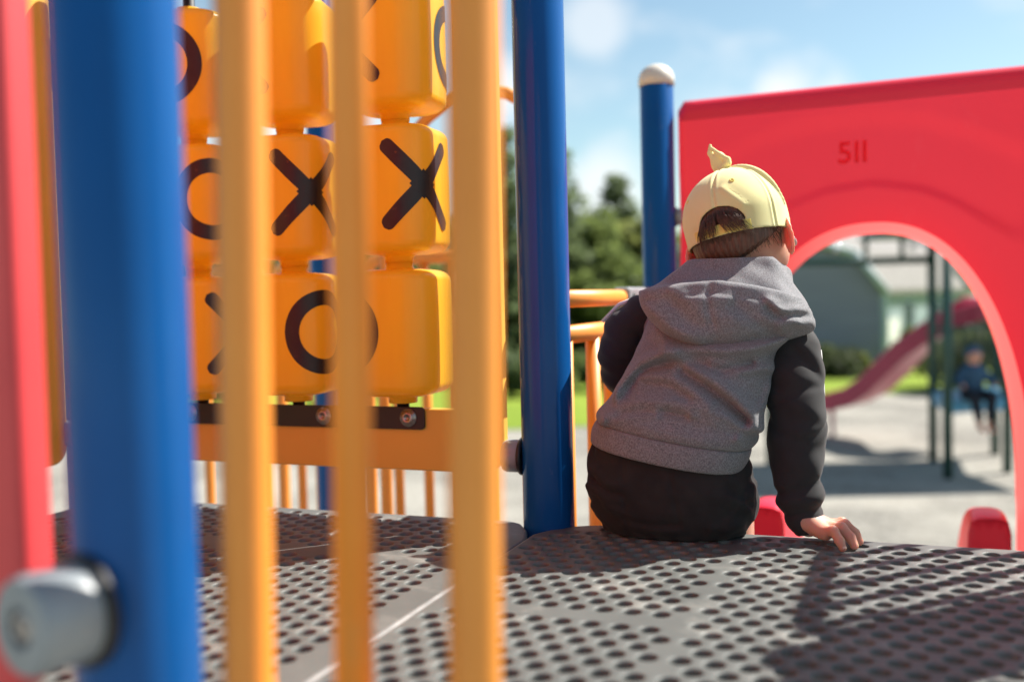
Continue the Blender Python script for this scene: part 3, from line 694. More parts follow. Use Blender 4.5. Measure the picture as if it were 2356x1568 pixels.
# lip rolls from the face into the opening
lip = 0.036
for a in np.linspace(0, math.pi / 2, 9):
    pts = []
    for p, q in zip(I, O_):
        d = (q - p) / (np.linalg.norm(q - p) + 1e-9); w = p + d * lip * (1 - math.cos(math.pi / 2 - a))
        pts.append((w[0], yF + 0.075 * (1 - math.sin(a)) + 0.0, w[1]))
    layers.append(pts)
for r in np.linspace(0, 1, NR)[1:]:
    pts = []
    for p, q in zip(I, O_):
        d = q - p; L = np.linalg.norm(d); dn = d / L; s0 = lip / L; s_ = s0 + (1 - s0) * r; w = p + d * s_
        edge = (1 - s_) * L; rim = 0.040; yy = yF + float(relief(w[0], w[1], edge))
        if edge < rim: yy += 0.036 * (1 - math.sqrt(max(0, 1 - (1 - edge / rim) ** 2)))
        pts.append((w[0], yy, w[1]))
    layers.append(pts)
# outer rim going back, then the back sheet, closing at the opening
def inw(p, q, a): d = (q - p) / np.linalg.norm(q - p); return p - d * a
layers.insert(0, [(*inw(p, q, 0.010)[:1], yF + 0.15, inw(p, q, 0.010)[1]) for p, q in zip(I, O_)]); layers.insert(0, [(*inw(p, q, 0.017)[:1], yF + 0.215, inw(p, q, 0.017)[1]) for p, q in zip(I, O_)]); layers.insert(0, [(*inw(p, q, 0.006)[:1], yF + 0.228, inw(p, q, 0.006)[1]) for p, q in zip(I, O_)])
def sheet(ls):
    V = [p for l in ls for p in l]; F = []
    for i in range(len(ls) - 1):
        a, b = i * n_, (i + 1) * n_
        for j in range(n_ - 1): F.append((a + j, a + j + 1, b + j + 1, b + j))
    g = Geo(); g.add(V, F); return g
NL = 10
lp_o = local(obj('arch_lip', sheet(layers[:NL]), 'red_lip'), hood)
hs = local(obj('hood_shell', sheet(layers[NL - 1:]), 'red'), hood); md = hs.modifiers.new('split', 'EDGE_SPLIT'); md.split_angle = rad(60)
# raised moulded characters on the face
cu = bpy.data.curves.new('moulded_mark', 'FONT'); cu.body = '5II'; cu.size = 0.075; cu.extrude = 0.0010; cu.bevel_depth = 0.0006; cu.align_x = 'CENTER'
tmp = bpy.data.objects.new('tmp', cu); COL.objects.link(tmp); bpy.context.view_layer.update()
me = bpy.data.meshes.new_from_object(tmp.evaluated_get(bpy.context.evaluated_depsgraph_get())); bpy.data.objects.remove(tmp)
mk = link('moulded_mark', me, 'red_mark'); mk.parent = hood; mk.matrix_parent_inverse = Matrix.Translation(-Vector(hood.location)); p = onY(1962, 372, yF)
mk.location = (p[0], yF + 0.0058, p[2]); mk.rotation_euler = (math.pi / 2, 0, 0)
clamp(hood, (-0.058, 1.335, 0.60), (1, 0, 0), 0.02, 0.022)

# ================================================================== red slide leaving through the hood
sl = empty('slide', 'red slide with raised rounded side walls starting under the red hood', 'slide', loc=(0.437, 1.40, -0.4))
ys = np.array([1.30, 1.306, 1.36, 1.46, 1.60, 1.75, 1.95, 2.2, 2.6, 3.0, 3.3, 3.55]); zb_ = np.array([-0.395, -0.395, -0.395, -0.40, -0.43, -0.51, -0.62, -0.78, -1.03, -1.24, -1.32, -1.34])
zt_ = np.array([-0.158, -0.154, -0.148, -0.158, -0.195, -0.270, -0.395, -0.55, -0.82, -1.06, -1.17, -1.20])
def section(i):
    b, t = zb_[i], zt_[i]; w = 0.300 * (1 if i > 1 else 1); P = []
    # outer left bottom -> wall top -> inside -> bed -> right
    xl0, xl1, xr0, xr1 = 0.126, 0.215, 0.645, 0.741
    P += [(xl0 + 0.012, b - 0.03), (xl0, b + 0.04), (xl0 + 0.002, t - 0.035), (xl0 + 0.008, t - 0.007), (xl0 + 0.030, t), (xl1 - 0.026, t - 0.002), (xl1 - 0.006, t - 0.010), (xl1, t - 0.04), (xl1 + 0.006, b + 0.05), (xl1 + 0.030, b + 0.010), (xl1 + 0.09, b)]
    P += [(xr0 - 0.09, b), (xr0 - 0.030, b + 0.010), (xr0 - 0.006, b + 0.05), (xr0, t - 0.04), (xr0 + 0.006, t - 0.010), (xr0 + 0.026, t - 0.002), (xr1 - 0.030, t), (xr1 - 0.008, t - 0.007), (xr1 - 0.002, t - 0.035), (xr1, b + 0.04), (xr1 - 0.012, b - 0.03)]
    return P
S0 = [section(i) for i in range(len(ys))]; k_ = len(S0[0]); V = [(x, ys[i], z) for i in range(len(ys)) for x, z in S0[i]]
F = [(i * k_ + j, i * k_ + (j + 1) % k_, (i + 1) * k_ + (j + 1) % k_, (i + 1) * k_ + j) for i in range(len(ys) - 1) for j in range(k_)]
# end faces of the two side walls and the bed
for i, fl in ((0, 1), (len(ys) - 1, -1)):
    b = i * k_; left = [b + j for j in range(0, 9)]; right = [b + j for j in range(13, 22)]; bed = [b + j for j in (0, 8, 9, 10, 11, 12, 13, 21)]
    for q in (left, right, bed): F.append(tuple(q[::fl]))
g = Geo(); g.add(V, F); o = local(obj('chute', g, 'red'), sl); md = o.modifiers.new('sub', 'SUBSURF'); md.levels = 2; md.render_levels = 2

# ================================================================== the boy on the edge of the deck
boy = empty('person', 'small child in yellow cap and grey hoodie sitting on the deck edge, seen from behind', 'child', loc=(0.15, 0.30, 0))
BLOC = Matrix.Translation(-Vector(boy.location))
def bpart(name, V, Q, m, parent=None):
    o = link(name, npmesh(name, V, Q), m, parent or boy); o.matrix_parent_inverse = BLOC if (parent is None or parent is boy) else Matrix.Identity(4); return o
f32 = np.float32
# ---- head frame: f = facing, s = the child's right, u = up
hf = np.array([0.16, 0.98, -0.06]); hf /= np.linalg.norm(hf)
hu = np.array([-0.205, 0.09, 0.975]); hu -= hf * (hu @ hf); hu /= np.linalg.norm(hu); hs_ = np.cross(hf, hu)
HR = np.array([hs_, hf, hu]); HC = onY(1693, 508, 0.435)
def hp(s, f, u): return HC + hs_ * s + hf * f + hu * u
def hco(x, y, z):
    qx, qy, qz = x - f32(HC[0]), y - f32(HC[1]), z - f32(HC[2])
    return tuple(qx * f32(HR[i][0]) + qy * f32(HR[i][1]) + qz * f32(HR[i][2]) for i in range(3))
SK = (0.0775, 0.091, 0.083)          # skull half sizes
neck0 = hp(0.000, -0.018, -0.060); neck1 = onY(1700, 712, 0.395)
# ---- torso levels: (y px, left px, right px, plane Y, half depth)
TL = [(1100, 1368, 1694, 0.300, 0.096), (1060, 1366, 1712, 0.302, 0.097), (1020, 1368, 1728, 0.305, 0.098), (985, 1374, 1740, 0.310, 0.100), (950, 1386, 1750, 0.316, 0.100), (910, 1410, 1762, 0.325, 0.099), (870, 1434, 1772, 0.334, 0.098),
      (830, 1456, 1782, 0.343, 0.097), (790, 1474, 1795, 0.352, 0.096), (750, 1490, 1808, 0.361, 0.094), (715, 1505, 1818, 0.370, 0.090), (685, 1535, 1820, 0.378, 0.083), (660, 1580, 1800, 0.385, 0.075), (640, 1625, 1775, 0.39, 0.062)]
tl = []
for y, xl, xr, Y, b in TL:
    a_, b_ = onY(xl, y, Y), onY(xr, y, Y); tl.append(((a_[2] + b_[2]) / 2, (a_[0] + b_[0]) / 2, (b_[0] - a_[0]) / 2, Y, b))
tl = np.array(tl)
def torso(x, y, z, grow=0.0):
    cx = lerpn(z, tl[:, 0], tl[:, 1]); hw = lerpn(z, tl[:, 0], tl[:, 2]) + f32(grow); cy = lerpn(z, tl[:, 0], tl[:, 3]); hd = lerpn(z, tl[:, 0], tl[:, 4]) + f32(grow)
    px, py = np.abs((x - cx) / hw), np.abs((y - cy) / hd); k = (px ** 2.3 + py ** 2.3) ** (1 / 2.3)
    d = (k - 1) * np.minimum(hw, hd); return np.maximum(d, z - f32(tl[-1, 0]))
def PXZ(pts, Y=0.25): return [(p[0], p[2]) for p in (onY(a, b, Y) for a, b in pts)]
# hem: a slanted plane, lower on the right
h0, h1 = onY(1366, 1012, 0.30), onY(1716, 1086, 0.30)
def hem(x, off=0.0): return f32(h0[2] + off) + (x - f32(h0[0])) * f32((h1[2] - h0[2]) / (h1[0] - h0[0]))
b0, b1 = onY(1378, 958, 0.30), onY(1730, 1032, 0.30); BANDW = b0[2] - h0[2]
folds = [  # (points px, width, height)
    ([(1418, 912), (1440, 868), (1475, 832), (1540, 806), (1605, 802), (1670, 806), (1730, 802), (1790, 786), (1832, 774)], 0.0105, 0.0085),
    ([(1535, 808), (1585, 838), (1640, 868), (1690, 905), (1730, 950), (1748, 990)], 0.013, 0.0080),
    ([(1402, 950), (1430, 930), (1490, 918), (1560, 920), (1620, 934), (1680, 958), (1722, 985)], 0.012, 0.0055),
    ([(1425, 900), (1450, 874), (1500, 858), (1555, 868), (1600, 895), (1640, 925)], 0.010, 0.0040),
    ([(1500, 760), (1530, 790), (1560, 800)], 0.010, 0.0045), ([(1780, 850), (1765, 900), (1752, 940)], 0.010, 0.0040),
    ([(1640, 838), (1700, 852), (1755, 850)], 0.009, 0.0035), ([(1600, 952), (1650, 975), (1700, 1005)], 0.008, 0.0045), ([(1388, 968), (1450, 950), (1520, 945)], 0.009, 0.0045)]
grooves = [([(1440, 890), (1475, 856), (1540, 832), (1600, 835), (1660, 850), (1720, 838)], 0.008, 0.0055), ([(1570, 850), (1630, 888), (1680, 930), (1715, 970)], 0.008, 0.0055),
           ([(1410, 962), (1450, 945), (1540, 942), (1620, 962), (1690, 998)], 0.006, 0.0035), ([(1480, 880), (1540, 885), (1590, 915)], 0.008, 0.003)]
FO = [(PXZ(p), w, a) for p, w, a in folds]; GR = [(PXZ(p), w, a) for p, w, a in grooves]
def foldf(x, z):
    d = np.zeros_like(x)
    for p, w, a in FO: d = d + f32(a * 1.9) * np.exp(-(polydist(x, z, p) / f32(w * 0.85)) ** 2)
    for p, w, a in GR: d = d - f32(a * 1.9) * np.exp(-(polydist(x, z, p) / f32(w * 0.85)) ** 2)
    return d
# cheap version of the fold field on a 2-D table
gx = np.linspace(-0.10, 0.45, 276).astype(f32); gz = np.linspace(0.0, 0.45, 226).astype(f32); FT = foldf(*np.meshgrid(gx, gz, indexing='ij'))
FT += (0.0009 * np.sin(gx[:, None] * 95 + gz[None, :] * 60) * np.sin(gz[None, :] * 120 - gx[:, None] * 40)).astype(f32)
def table(x, z):
    i = np.clip((x - gx[0]) / (gx[1] - gx[0]), 0, len(gx) - 1.01); j = np.clip((z - gz[0]) / (gz[1] - gz[0]), 0, len(gz) - 1.01)
    a, b = i.astype(int), j.astype(int); u, v = i - a, j - b
    return FT[a, b] * (1 - u) * (1 - v) + FT[a + 1, b] * u * (1 - v) + FT[a, b + 1] * (1 - u) * v + FT[a + 1, b + 1] * u * v
# ---- arms
def armpts(rows): return [onY(x, y, Y) for x, y, w, Y in rows], [w / 2 * 0.000712 * (Y + 1.25) / 1.60 for x, y, w, Y in rows]
RA = [(1812, 762, 92, 0.372), (1833, 806, 102, 0.362), (1832, 862, 116, 0.350), (1831, 930, 124, 0.340), (1832, 1000, 122, 0.334), (1833, 1060, 114, 0.328), (1836, 1110, 104, 0.322), (1841, 1150, 92, 0.318), (1849, 1185, 80, 0.314), (1860, 1214, 66, 0.310)]
LA = [(1480, 722, 96, 0.385), (1442, 760, 100, 0.392), (1424, 810, 96, 0.400), (1430, 858, 90, 0.415), (1462, 893, 82, 0.450), (1510, 905, 76, 0.51), (1560, 905, 66, 0.57)]
rp, rr_ = armpts(RA); lp, lr_ = armpts(LA)
def blobfold(d, x, y, z, items):
    for c, ax, w, a in items:       # ring-like wrinkles: planes through c with normal ax
        t = (x - f32(c[0])) * f32(ax[0]) + (y - f32(c[1])) * f32(ax[1]) + (z - f32(c[2])) * f32(ax[2]); d = d - f32(a) * np.exp(-(t / f32(w)) ** 2)
    return d
def rf(x, y, Y=0.33): return onY(x, y, Y)
rwr = [(rf(1850, 800), (0.5, 0.3, 0.80), 0.010, 0.0025), (rf(1860, 838), (0.75, 0.1, 0.65), 0.007, -0.0035), (rf(1850, 872), (0.30, 0.1, 0.95), 0.012, 0.0028), (rf(1858, 904), (-0.45, 0.35, 0.82), 0.007, -0.0026), (rf(1850, 940), (0.42, 0.15, 0.9), 0.012, 0.0036),
       (rf(1845, 968), (0.15, -0.5, 0.85), 0.006, -0.0030), (rf(1845, 1000), (-0.30, 0.2, 0.93), 0.014, 0.0026), (rf(1846, 1112), (-0.32, 0, 0.94), 0.007, -0.0040),
       (rf(1850, 1140), (-0.16, 0, 0.98), 0.011, 0.0056), (rf(1850, 1167), (-0.22, 0, 0.97), 0.005, -0.0030), (rf(1855, 1190), (-0.35, 0, 0.93), 0.010, 0.0015)]
def f_rs(x, y, z):
    d = chain(x, y, z, rp, rr_, 0.01); d = blobfold(d, x, y, z, rwr)
    d = d + f32(0.0020) * np.sin(x * 70 + z * 38 + np.sin(z * 50)) * np.sin(y * 80 - z * 30)
    cut = (x - f32(rp[-1][0])) * f32(0.35) - (z - f32(rp[-1][2])) * f32(0.94) - f32(0.006)
    d = np.maximum(d, cut); return np.maximum(d, f32(0.0035) - z)
def f_ls(x, y, z):
    d = chain(x, y, z, lp, lr_, 0.012); d = d + f32(0.0022) * np.sin(x * 85 + z * 120) * np.sin(y * 90 - z * 60)
    return d
VQ = snet(f_rs, (0.29, 0.24, 0.0), (0.45, 0.45, 0.40), 0.0028); right_sleeve = VQ
left_sleeve = snet(f_ls, (-0.04, 0.30, 0.14), (0.20, 0.66, 0.42), 0.0032)
# ---- hoodie body
def f_body(x, y, z):
    d = torso(x, y, z)
    back = np.clip((lerpn(z, tl[:, 0], tl[:, 3]) - y) / f32(0.05), -0.2, 1)
    d = d - table(x, z) * np.clip(back + 0.35, 0.12, 1)
    hb = hem(x, BANDW); d = d - f32(0.006) * np.exp(-((z - hb - f32(0.014)) / f32(0.013)) ** 2)       # blouses over the band
    # shoulder caps
    d = smin(d, chain(x, y, z, [onY(1520, 712, 0.383), onY(1500, 735, 0.387)], [0.030, 0.026]), f32(0.02))
    d = smin(d, chain(x, y, z, [onY(1780, 700, 0.378), onY(1818, 752, 0.372)], [0.030, 0.028]), f32(0.02))
    return smax(d, hem(x, BANDW - 0.001) - z, f32(0.004))
body_v = snet(f_body, (-0.06, 0.17, 0.06), (0.42, 0.50, 0.42), 0.0028)
def f_band(x, y, z):
    d = torso(x, y, z, 0.0012); d = d - table(x, z) * f32(0.15); lo_, hi_ = hem(x) - z, z - hem(x, BANDW)
    d = d - f32(0.0025) * np.exp(-((z - hem(x, BANDW * 0.5)) / f32(BANDW * 0.5)) ** 2)
    d = smax(d, np.maximum(lo_, hi_), f32(0.005)); return np.maximum(d, -(torso(x, y, z, -0.010)) if False else d)
band_v = snet(f_band, (-0.06, 0.17, 0.05), (0.36, 0.46, 0.22), 0.0025)
# ---- hood lying on the back: an inflated pouch under a rim, and the collar standing round the neck
hood_out = [(1458, 668), (1466, 700), (1492, 738), (1530, 768), (1580, 796), (1640, 806), (1700, 806), (1760, 798), (1820, 784), (1872, 770), (1878, 752), (1868, 716), (1850, 690), (1800, 668), (1740, 654), (1660, 643), (1580, 649), (1510, 659)]
HO = PXZ(hood_out, 0.285)
hgx = np.linspace(-0.06, 0.46, 261).astype(f32); hgz = np.linspace(0.24, 0.46, 111).astype(f32); U_, W_ = np.meshgrid(hgx, hgz, indexing='ij')
HD = polydist(U_, W_, HO + HO[:1]); HIN = inpoly(U_, W_, HO); HSD = np.where(HIN, -HD, HD).astype(f32); HLOW = polydist(U_, W_, HO[:13]).astype(f32)
hfold = [([(1560, 700), (1600, 735), (1660, 765), (1740, 770), (1800, 750)], 0.014, -0.004), ([(1772, 690), (1800, 712), (1850, 712)], 0.007, 0.0062), ([(1770, 706), (1790, 726), (1850, 728)], 0.006, -0.005), ([(1800, 748), (1820, 735), (1868, 742)], 0.010, 0.0058),
         ([(1640, 650), (1640, 700), (1650, 740)], 0.006, -0.0022), ([(1480, 690), (1540, 740), (1620, 785)], 0.010, 0.004), ([(1700, 700), (1740, 735), (1790, 780)], 0.010, -0.0035), ([(1560, 668), (1600, 690), (1680, 684)], 0.011, 0.003), ([(1740, 775), (1800, 768), (1860, 756)], 0.006, -0.0035)]
HFT = np.zeros_like(U_)
for p, w, a in hfold: HFT += f32(a * 2.0) * np.exp(-(polydist(U_, W_, PXZ(p, 0.285)) / f32(w)) ** 2)
HFT += (0.0012 * np.sin(U_ * 70 + W_ * 95) * np.sin(W_ * 130 - U_ * 50)).astype(f32)
rimpts = PXZ([(1458, 668), (1510, 659), (1580, 649), (1660, 643), (1740, 654), (1800, 668), (1850, 690), (1868, 716)], 0.285)
RIMD = polydist(U_, W_, rimpts)
def tab2(T, x, z):
    i = np.clip((x - hgx[0]) / (hgx[1] - hgx[0]), 0, len(hgx) - 1.01); j = np.clip((z - hgz[0]) / (hgz[1] - hgz[0]), 0, len(hgz) - 1.01)
    a, b = i.astype(int), j.astype(int); u, v = i - a, j - b
    return T[a, b] * (1 - u) * (1 - v) + T[a + 1, b] * u * (1 - v) + T[a, b + 1] * (1 - u) * v + T[a + 1, b + 1] * u * v
def f_pouch(x, y, z):
    s = tab2(HSD, x, z); e = np.clip(tab2(HLOW, x, z) / f32(0.042), 0, 1); prof = np.sqrt(np.clip(1 - (1 - e) ** 2, 0, 1)); rd = tab2(RIMD, x, z)
    yb = f32(0.345); yf = lerpn(z, [0.28, 0.33, 0.37, 0.41], [0.244, 0.226, 0.234, 0.252]) + (x - f32(0.185)) ** 2 * f32(2.5) + f32(0.055) * (1 - prof) - tab2(HFT, x, z)
    yf = yf + f32(0.0022) * np.exp(-((rd - f32(0.021)) / f32(0.0026)) ** 2) - f32(0.0020) * np.exp(-((rd - f32(0.006)) / f32(0.008)) ** 2)
    d = smax(s, np.maximum(yf - y, y - yb), f32(0.009))
    slot = np.maximum(np.abs(y - yf - f32(0.030)) - f32(0.019), rd - f32(0.020))      # the opening behind the rim
    return smax(d, -slot, f32(0.004)) * f32(0.75)
nk = onY(1700, 655, 0.40)
colr = [onY(1560, 652, 0.345), onY(1590, 618, 0.355), onY(1645, 606, 0.350), onY(1700, 603, 0.348), onY(1765, 610, 0.365), onY(1800, 634, 0.405), onY(1790, 660, 0.45), onY(1720, 676, 0.475), onY(1640, 672, 0.465), onY(1580, 650, 0.42), onY(1560, 645, 0.37)]
cr_ = np.array([(1572, 640, .350), (1592, 620, .353), (1645, 608, .350), (1700, 604, .350), (1765, 610, .365), (1790, 628, .395), (1797, 648, .42)]); rm_ = np.array([(1500, 684, .335), (1545, 678, .325), (1610, 672, .312), (1690, 674, .308), (1785, 692, .318), (1830, 714, .338), (1845, 735, .362)])
fan = []
for t in np.linspace(0, 6, 19):
    a_ = [np.interp(t, range(7), cr_[:, k]) for k in range(3)]; b_ = [np.interp(t, range(7), rm_[:, k]) for k in range(3)]; fan.append((onY(*a_), onY(*b_)))
def f_collar(x, y, z):
    d = chain(x, y, z, colr, [0.0125] * len(colr), 0.008)
    for a, b in fan: d = smin(d, rcone(x, y, z, a, b, 0.0125, 0.0165), f32(0.012))
    d = smin(d, ell(x, y, z, onY(1690, 706, 0.38), (0.095, 0.055, 0.045)), f32(0.02))
    d = d - f32(0.0016) * np.sin(x * 60 + y * 40) * np.sin(z * 70 + y * 60)
    return np.maximum(d, -rcone(x, y, z, neck0, neck1 - np.array([0, 0, 0.02]), 0.047, 0.052))
def f_hood(x, y, z): return smin(f_pouch(x, y, z), f_collar(x, y, z), f32(0.006))
hood_v = snet(f_hood, (-0.03, 0.165, 0.27), (0.42, 0.52, 0.45), 0.0023, smooth=4)
ho = bpart('hoodie', *body_v, 'heather')
bpart('waistband', *band_v, 'heather', ho); bpart('hood', *hood_v, 'heather', ho)
rs_ = bpart('sleeve', *right_sleeve, 'dark_cloth', ho); bpart('sleeve', *left_sleeve, 'dark_cloth', ho)
# pale piping down the outside of the sleeves
g = Geo()
pp = []
for (x, y, w, Y), r in zip(RA[1:5], rr_[1:5]): p = onY(x, y, Y); pp.append(p + np.array([r * 0.93, r * 0.42, 0]))
tube(g, np.array(pp), 0.0035, 8); o = obj('sleeve_stripe', g, 'white_cloth', ho)
g = Geo(); pp = [onY(1478, 684, 0.395) + np.array([-0.008, -0.012, 0.0]), onY(1445, 705, 0.398) + np.array([-0.014, -0.01, 0.004]), onY(1415, 745, 0.405) + np.array([-0.022, 0, 0.006])]
tube(g, np.array(pp), 0.0035, 8); obj('sleeve_stripe', g, 'white_cloth', ho)

# ---- shorts
SL = [(1000, 1376, 1722, 0.318, 0.090), (1040, 1364, 1722, 0.315, 0.094), (1080, 1360, 1724, 0.312, 0.097), (1110, 1357, 1728, 0.312, 0.098), (1150, 1366, 1733, 0.314, 0.096), (1185, 1380, 1728, 0.318, 0.090), (1215, 1396, 1712, 0.322, 0.080), (1240, 1412, 1700, 0.33, 0.066)]
sl_ = []
for y, xl, xr, Y, b in SL:
    a_, b_ = onY(xl, y, Y), onY(xr, y, Y); sl_.append(((a_[2] + b_[2]) / 2, (a_[0] + b_[0]) / 2, (b_[0] - a_[0]) / 2, Y, b))
sl_ = np.array(sl_[::-1])
hipR, kneeR = np.array([0.196, 0.345, 0.054]), np.array([0.200, 0.545, 0.030]); hipL, kneeL = np.array([0.075, 0.345, 0.060]), np.array([0.055, 0.540, 0.050])
SFO = [(PXZ(p, 0.24), w, a) for p, w, a in (([(1635, 1222), (1680, 1188), (1712, 1150), (1732, 1105)], 0.008, 0.0050), ([(1668, 1228), (1706, 1200), (1738, 1168)], 0.007, 0.0045), ([(1655, 1205), (1695, 1165), (1718, 1120)], 0.006, -0.0045),
        ([(1440, 1205), (1500, 1216), (1570, 1218)], 0.008, 0.0040), ([(1400, 1160), (1450, 1185), (1520, 1190)], 0.009, 0.0035), ([(1420, 1180), (1480, 1200), (1560, 1204)], 0.006, -0.0035), ([(1372, 1085), (1400, 1105), (1440, 1112)], 0.008, 0.0040), ([(1362, 1125), (1392, 1140), (1430, 1145)], 0.008, 0.0045), ([(1366, 1106), (1400, 1124), (1430, 1130)], 0.005, -0.0040),
        ([(1560, 1090), (1620, 1130), (1690, 1150)], 0.010, 0.0028), ([(1545, 1060), (1560, 1150), (1575, 1230)], 0.0030, -0.0022))]
sgx = np.linspace(-0.06, 0.32, 191).astype(f32); sgz = np.linspace(-0.04, 0.20, 121).astype(f32); SFT = np.zeros((191, 121), f32); SU, SW = np.meshgrid(sgx, sgz, indexing='ij')
for p, w, a in SFO: SFT += f32(a) * np.exp(-(polydist(SU, SW, p) / f32(w)) ** 2).astype(f32)
def stab(x, z):
    i = np.clip((x - sgx[0]) / (sgx[1] - sgx[0]), 0, 189.9); j = np.clip((z - sgz[0]) / (sgz[1] - sgz[0]), 0, 119.0)
    a, b = i.astype(int), j.astype(int); u, v = i - a, j - b
    return SFT[a, b] * (1 - u) * (1 - v) + SFT[a + 1, b] * u * (1 - v) + SFT[a, b + 1] * (1 - u) * v + SFT[a + 1, b + 1] * u * v
def f_shorts(x, y, z):
    cx = lerpn(z, sl_[:, 0], sl_[:, 1]); hw = lerpn(z, sl_[:, 0], sl_[:, 2]); cy = lerpn(z, sl_[:, 0], sl_[:, 3]); hd = lerpn(z, sl_[:, 0], sl_[:, 4])
    k = (np.abs((x - cx) / hw) ** 2.4 + np.abs((y - cy) / hd) ** 2.4) ** (1 / 2.4); d = (k - 1) * np.minimum(hw, hd)
    seam = np.exp(-((x - f32(0.083) - (z - f32(0.08)) * f32(-0.05)) / f32(0.0035)) ** 2); d = d + f32(0.0018) * seam
    d = np.maximum(d, z - f32(0.165)); d = smin(d, rcone(x, y, z, hipR, kneeR * 0.8 + hipR * 0.2, 0.068, 0.058), f32(0.03)); d = smin(d, rcone(x, y, z, hipL, kneeL * 0.75 + hipL * 0.25, 0.066, 0.055), f32(0.03))
    d = d - stab(x, z) * np.clip((f32(0.36) - y) / f32(0.06), 0, 1)
    # wrinkles at the sides
    d = d + f32(0.0020) * np.sin(z * 130 + x * 65 + np.sin(y * 60 + z * 40) * 2.4) * np.exp(-((np.abs(x - f32(0.14)) - f32(0.13)) / f32(0.045)) ** 2)
    d = d + f32(0.0012) * np.sin(x * 60 + z * 90) * np.sin(z * 70 - y * 50)
    cutR = (x - f32(kneeR[0])) * f32(0.37) + (y - f32(kneeR[1])) * f32(0.93) + f32(0.035); d = np.maximum(d, np.where(y > 0.42, cutR, -1))
    return np.maximum(d, np.where(y < 0.336, f32(0.0015) - z, f32(-0.1) - z))
bpart('shorts', *snet(f_shorts, (-0.03, 0.18, -0.03), (0.36, 0.56, 0.19), 0.003), 'short_cloth')

# ---- body: head, neck, trunk, arms, legs as one surface
footR, footL = np.array([0.205, 0.565, -0.350]), np.array([0.050, 0.560, -0.352])
def ear(x, y, z, sgn):
    s, f, u = hco(x, y, z); c = (sgn * 0.0815, -0.004, -0.050)
    q = np.sqrt(((f - f32(c[1] + 0.0)) / 0.0185) ** 2 + ((u - f32(c[2])) / 0.0300) ** 2); fl = (f32(c[1]) - f) * f32(0.55)
    sheet = np.abs(s * sgn - f32(0.0815) - fl) - f32(0.0027); rim = np.sqrt(((q - 0.88) * 0.02) ** 2 + (s * sgn - f32(0.083) - fl) ** 2) - f32(0.0042)
    return np.minimum(np.maximum(sheet, (q - 1) * f32(0.018)), rim)
def f_skin(x, y, z):
    s, f, u = hco(x, y, z); H3 = (s, f, u)
    def he(c, r): return ell(s, f, u, c, r)
    d = he((0, -0.004, 0.0), (0.0775, 0.090, 0.083))
    d = smin(d, he((0, 0.028, -0.055), (0.062, 0.058, 0.060)), f32(0.03))                     # face and jaw
    d = smin(d, he((0.036, 0.044, -0.066), (0.028, 0.030, 0.030)), f32(0.02)); d = smin(d, he((-0.036, 0.044, -0.066), (0.028, 0.030, 0.030)), f32(0.02))   # cheeks
    d = smin(d, he((0, 0.062, -0.103), (0.022, 0.018, 0.015)), f32(0.02))                     # chin
    d = smin(d, rcone(s, f, u, (0, 0.082, -0.028), (0, 0.098, -0.052), 0.006, 0.0095), f32(0.012))   # nose
    for sx in (-1, 1):
        d = smax(d, -he((sx * 0.030, 0.092, -0.024), (0.014, 0.012, 0.009)), f32(0.010)); d = smin(d, he((sx * 0.030, 0.078, -0.024), (0.0105, 0.0105, 0.0095)), f32(0.004))
        d = smin(d, he((sx * 0.008, 0.097, -0.0545), (0.007, 0.006, 0.005)), f32(0.005))
    d = smin(d, he((0, 0.086, -0.074), (0.018, 0.007, 0.0045)), f32(0.006)); d = smin(d, he((0, 0.083, -0.082), (0.015, 0.007, 0.005)), f32(0.006)); d = smax(d, -he((0, 0.094, -0.0780), (0.018, 0.006, 0.0012)), f32(0.003))
    for sg in (1, -1): d = smin(d, ear(x, y, z, sg), f32(0.006))
    d = smin(d, rcone(x, y, z, neck0, neck1, 0.0400, 0.044), f32(0.022))
    t = torso(x, y, z, -0.016); d = smin(d, np.maximum(t, f32(0.10) - z), f32(0.03))
    d = smin(d, ell(x, y, z, (0.138, 0.315, 0.085), (0.104, 0.074, 0.075)), f32(0.03))
    d = smin(d, chain(x, y, z, rp, [r * 0.62 for r in rr_]), f32(0.015)); d = smin(d, chain(x, y, z, lp, [r * 0.60 for r in lr_]), f32(0.015))
    for hp_, kn, ft in ((hipR, kneeR, footR), (hipL, kneeL, footL)):
        d = smin(d, rcone(x, y, z, hp_, kn, 0.052, 0.040), f32(0.02)); d = smin(d, chain(x, y, z, [kn, kn * 0.55 + ft * 0.45 + np.array([0, -0.012, 0]), ft], [0.041, 0.042, 0.027]), f32(0.02))
        d = smin(d, rcone(x, y, z, ft + np.array([0, -0.01, -0.012]), ft + np.array([0.01, 0.09, -0.022]), 0.024, 0.020), f32(0.02))
    # left hand, closed loosely in the lap
    w = np.asarray(lp[-1]); d = smin(d, ell(x, y, z, w + np.array([0.035, 0.03, 0.0]), (0.034, 0.032, 0.018)), f32(0.012))
    for kf in range(4):
        b_ = w + np.array([0.055, 0.045 - kf * 0.014, 0.006]); d = smin(d, chain(x, y, z, [b_, b_ + np.array([0.022, 0.008, 0.000]), b_ + np.array([0.026, 0.008, -0.018])], [0.0078, 0.0072, 0.006]), f32(0.004))
    d = smin(d, chain(x, y, z, [w + np.array([0.02, 0.05, 0.0]), w + np.array([0.04, 0.066, -0.006]), w + np.array([0.058, 0.062, -0.012])], [0.010, 0.008, 0.0068]), f32(0.005))
    return d
skin_lo = snet(f_skin, (-0.045, 0.20, -0.395), (0.42, 0.69, 0.63), 0.0036, smooth=2)
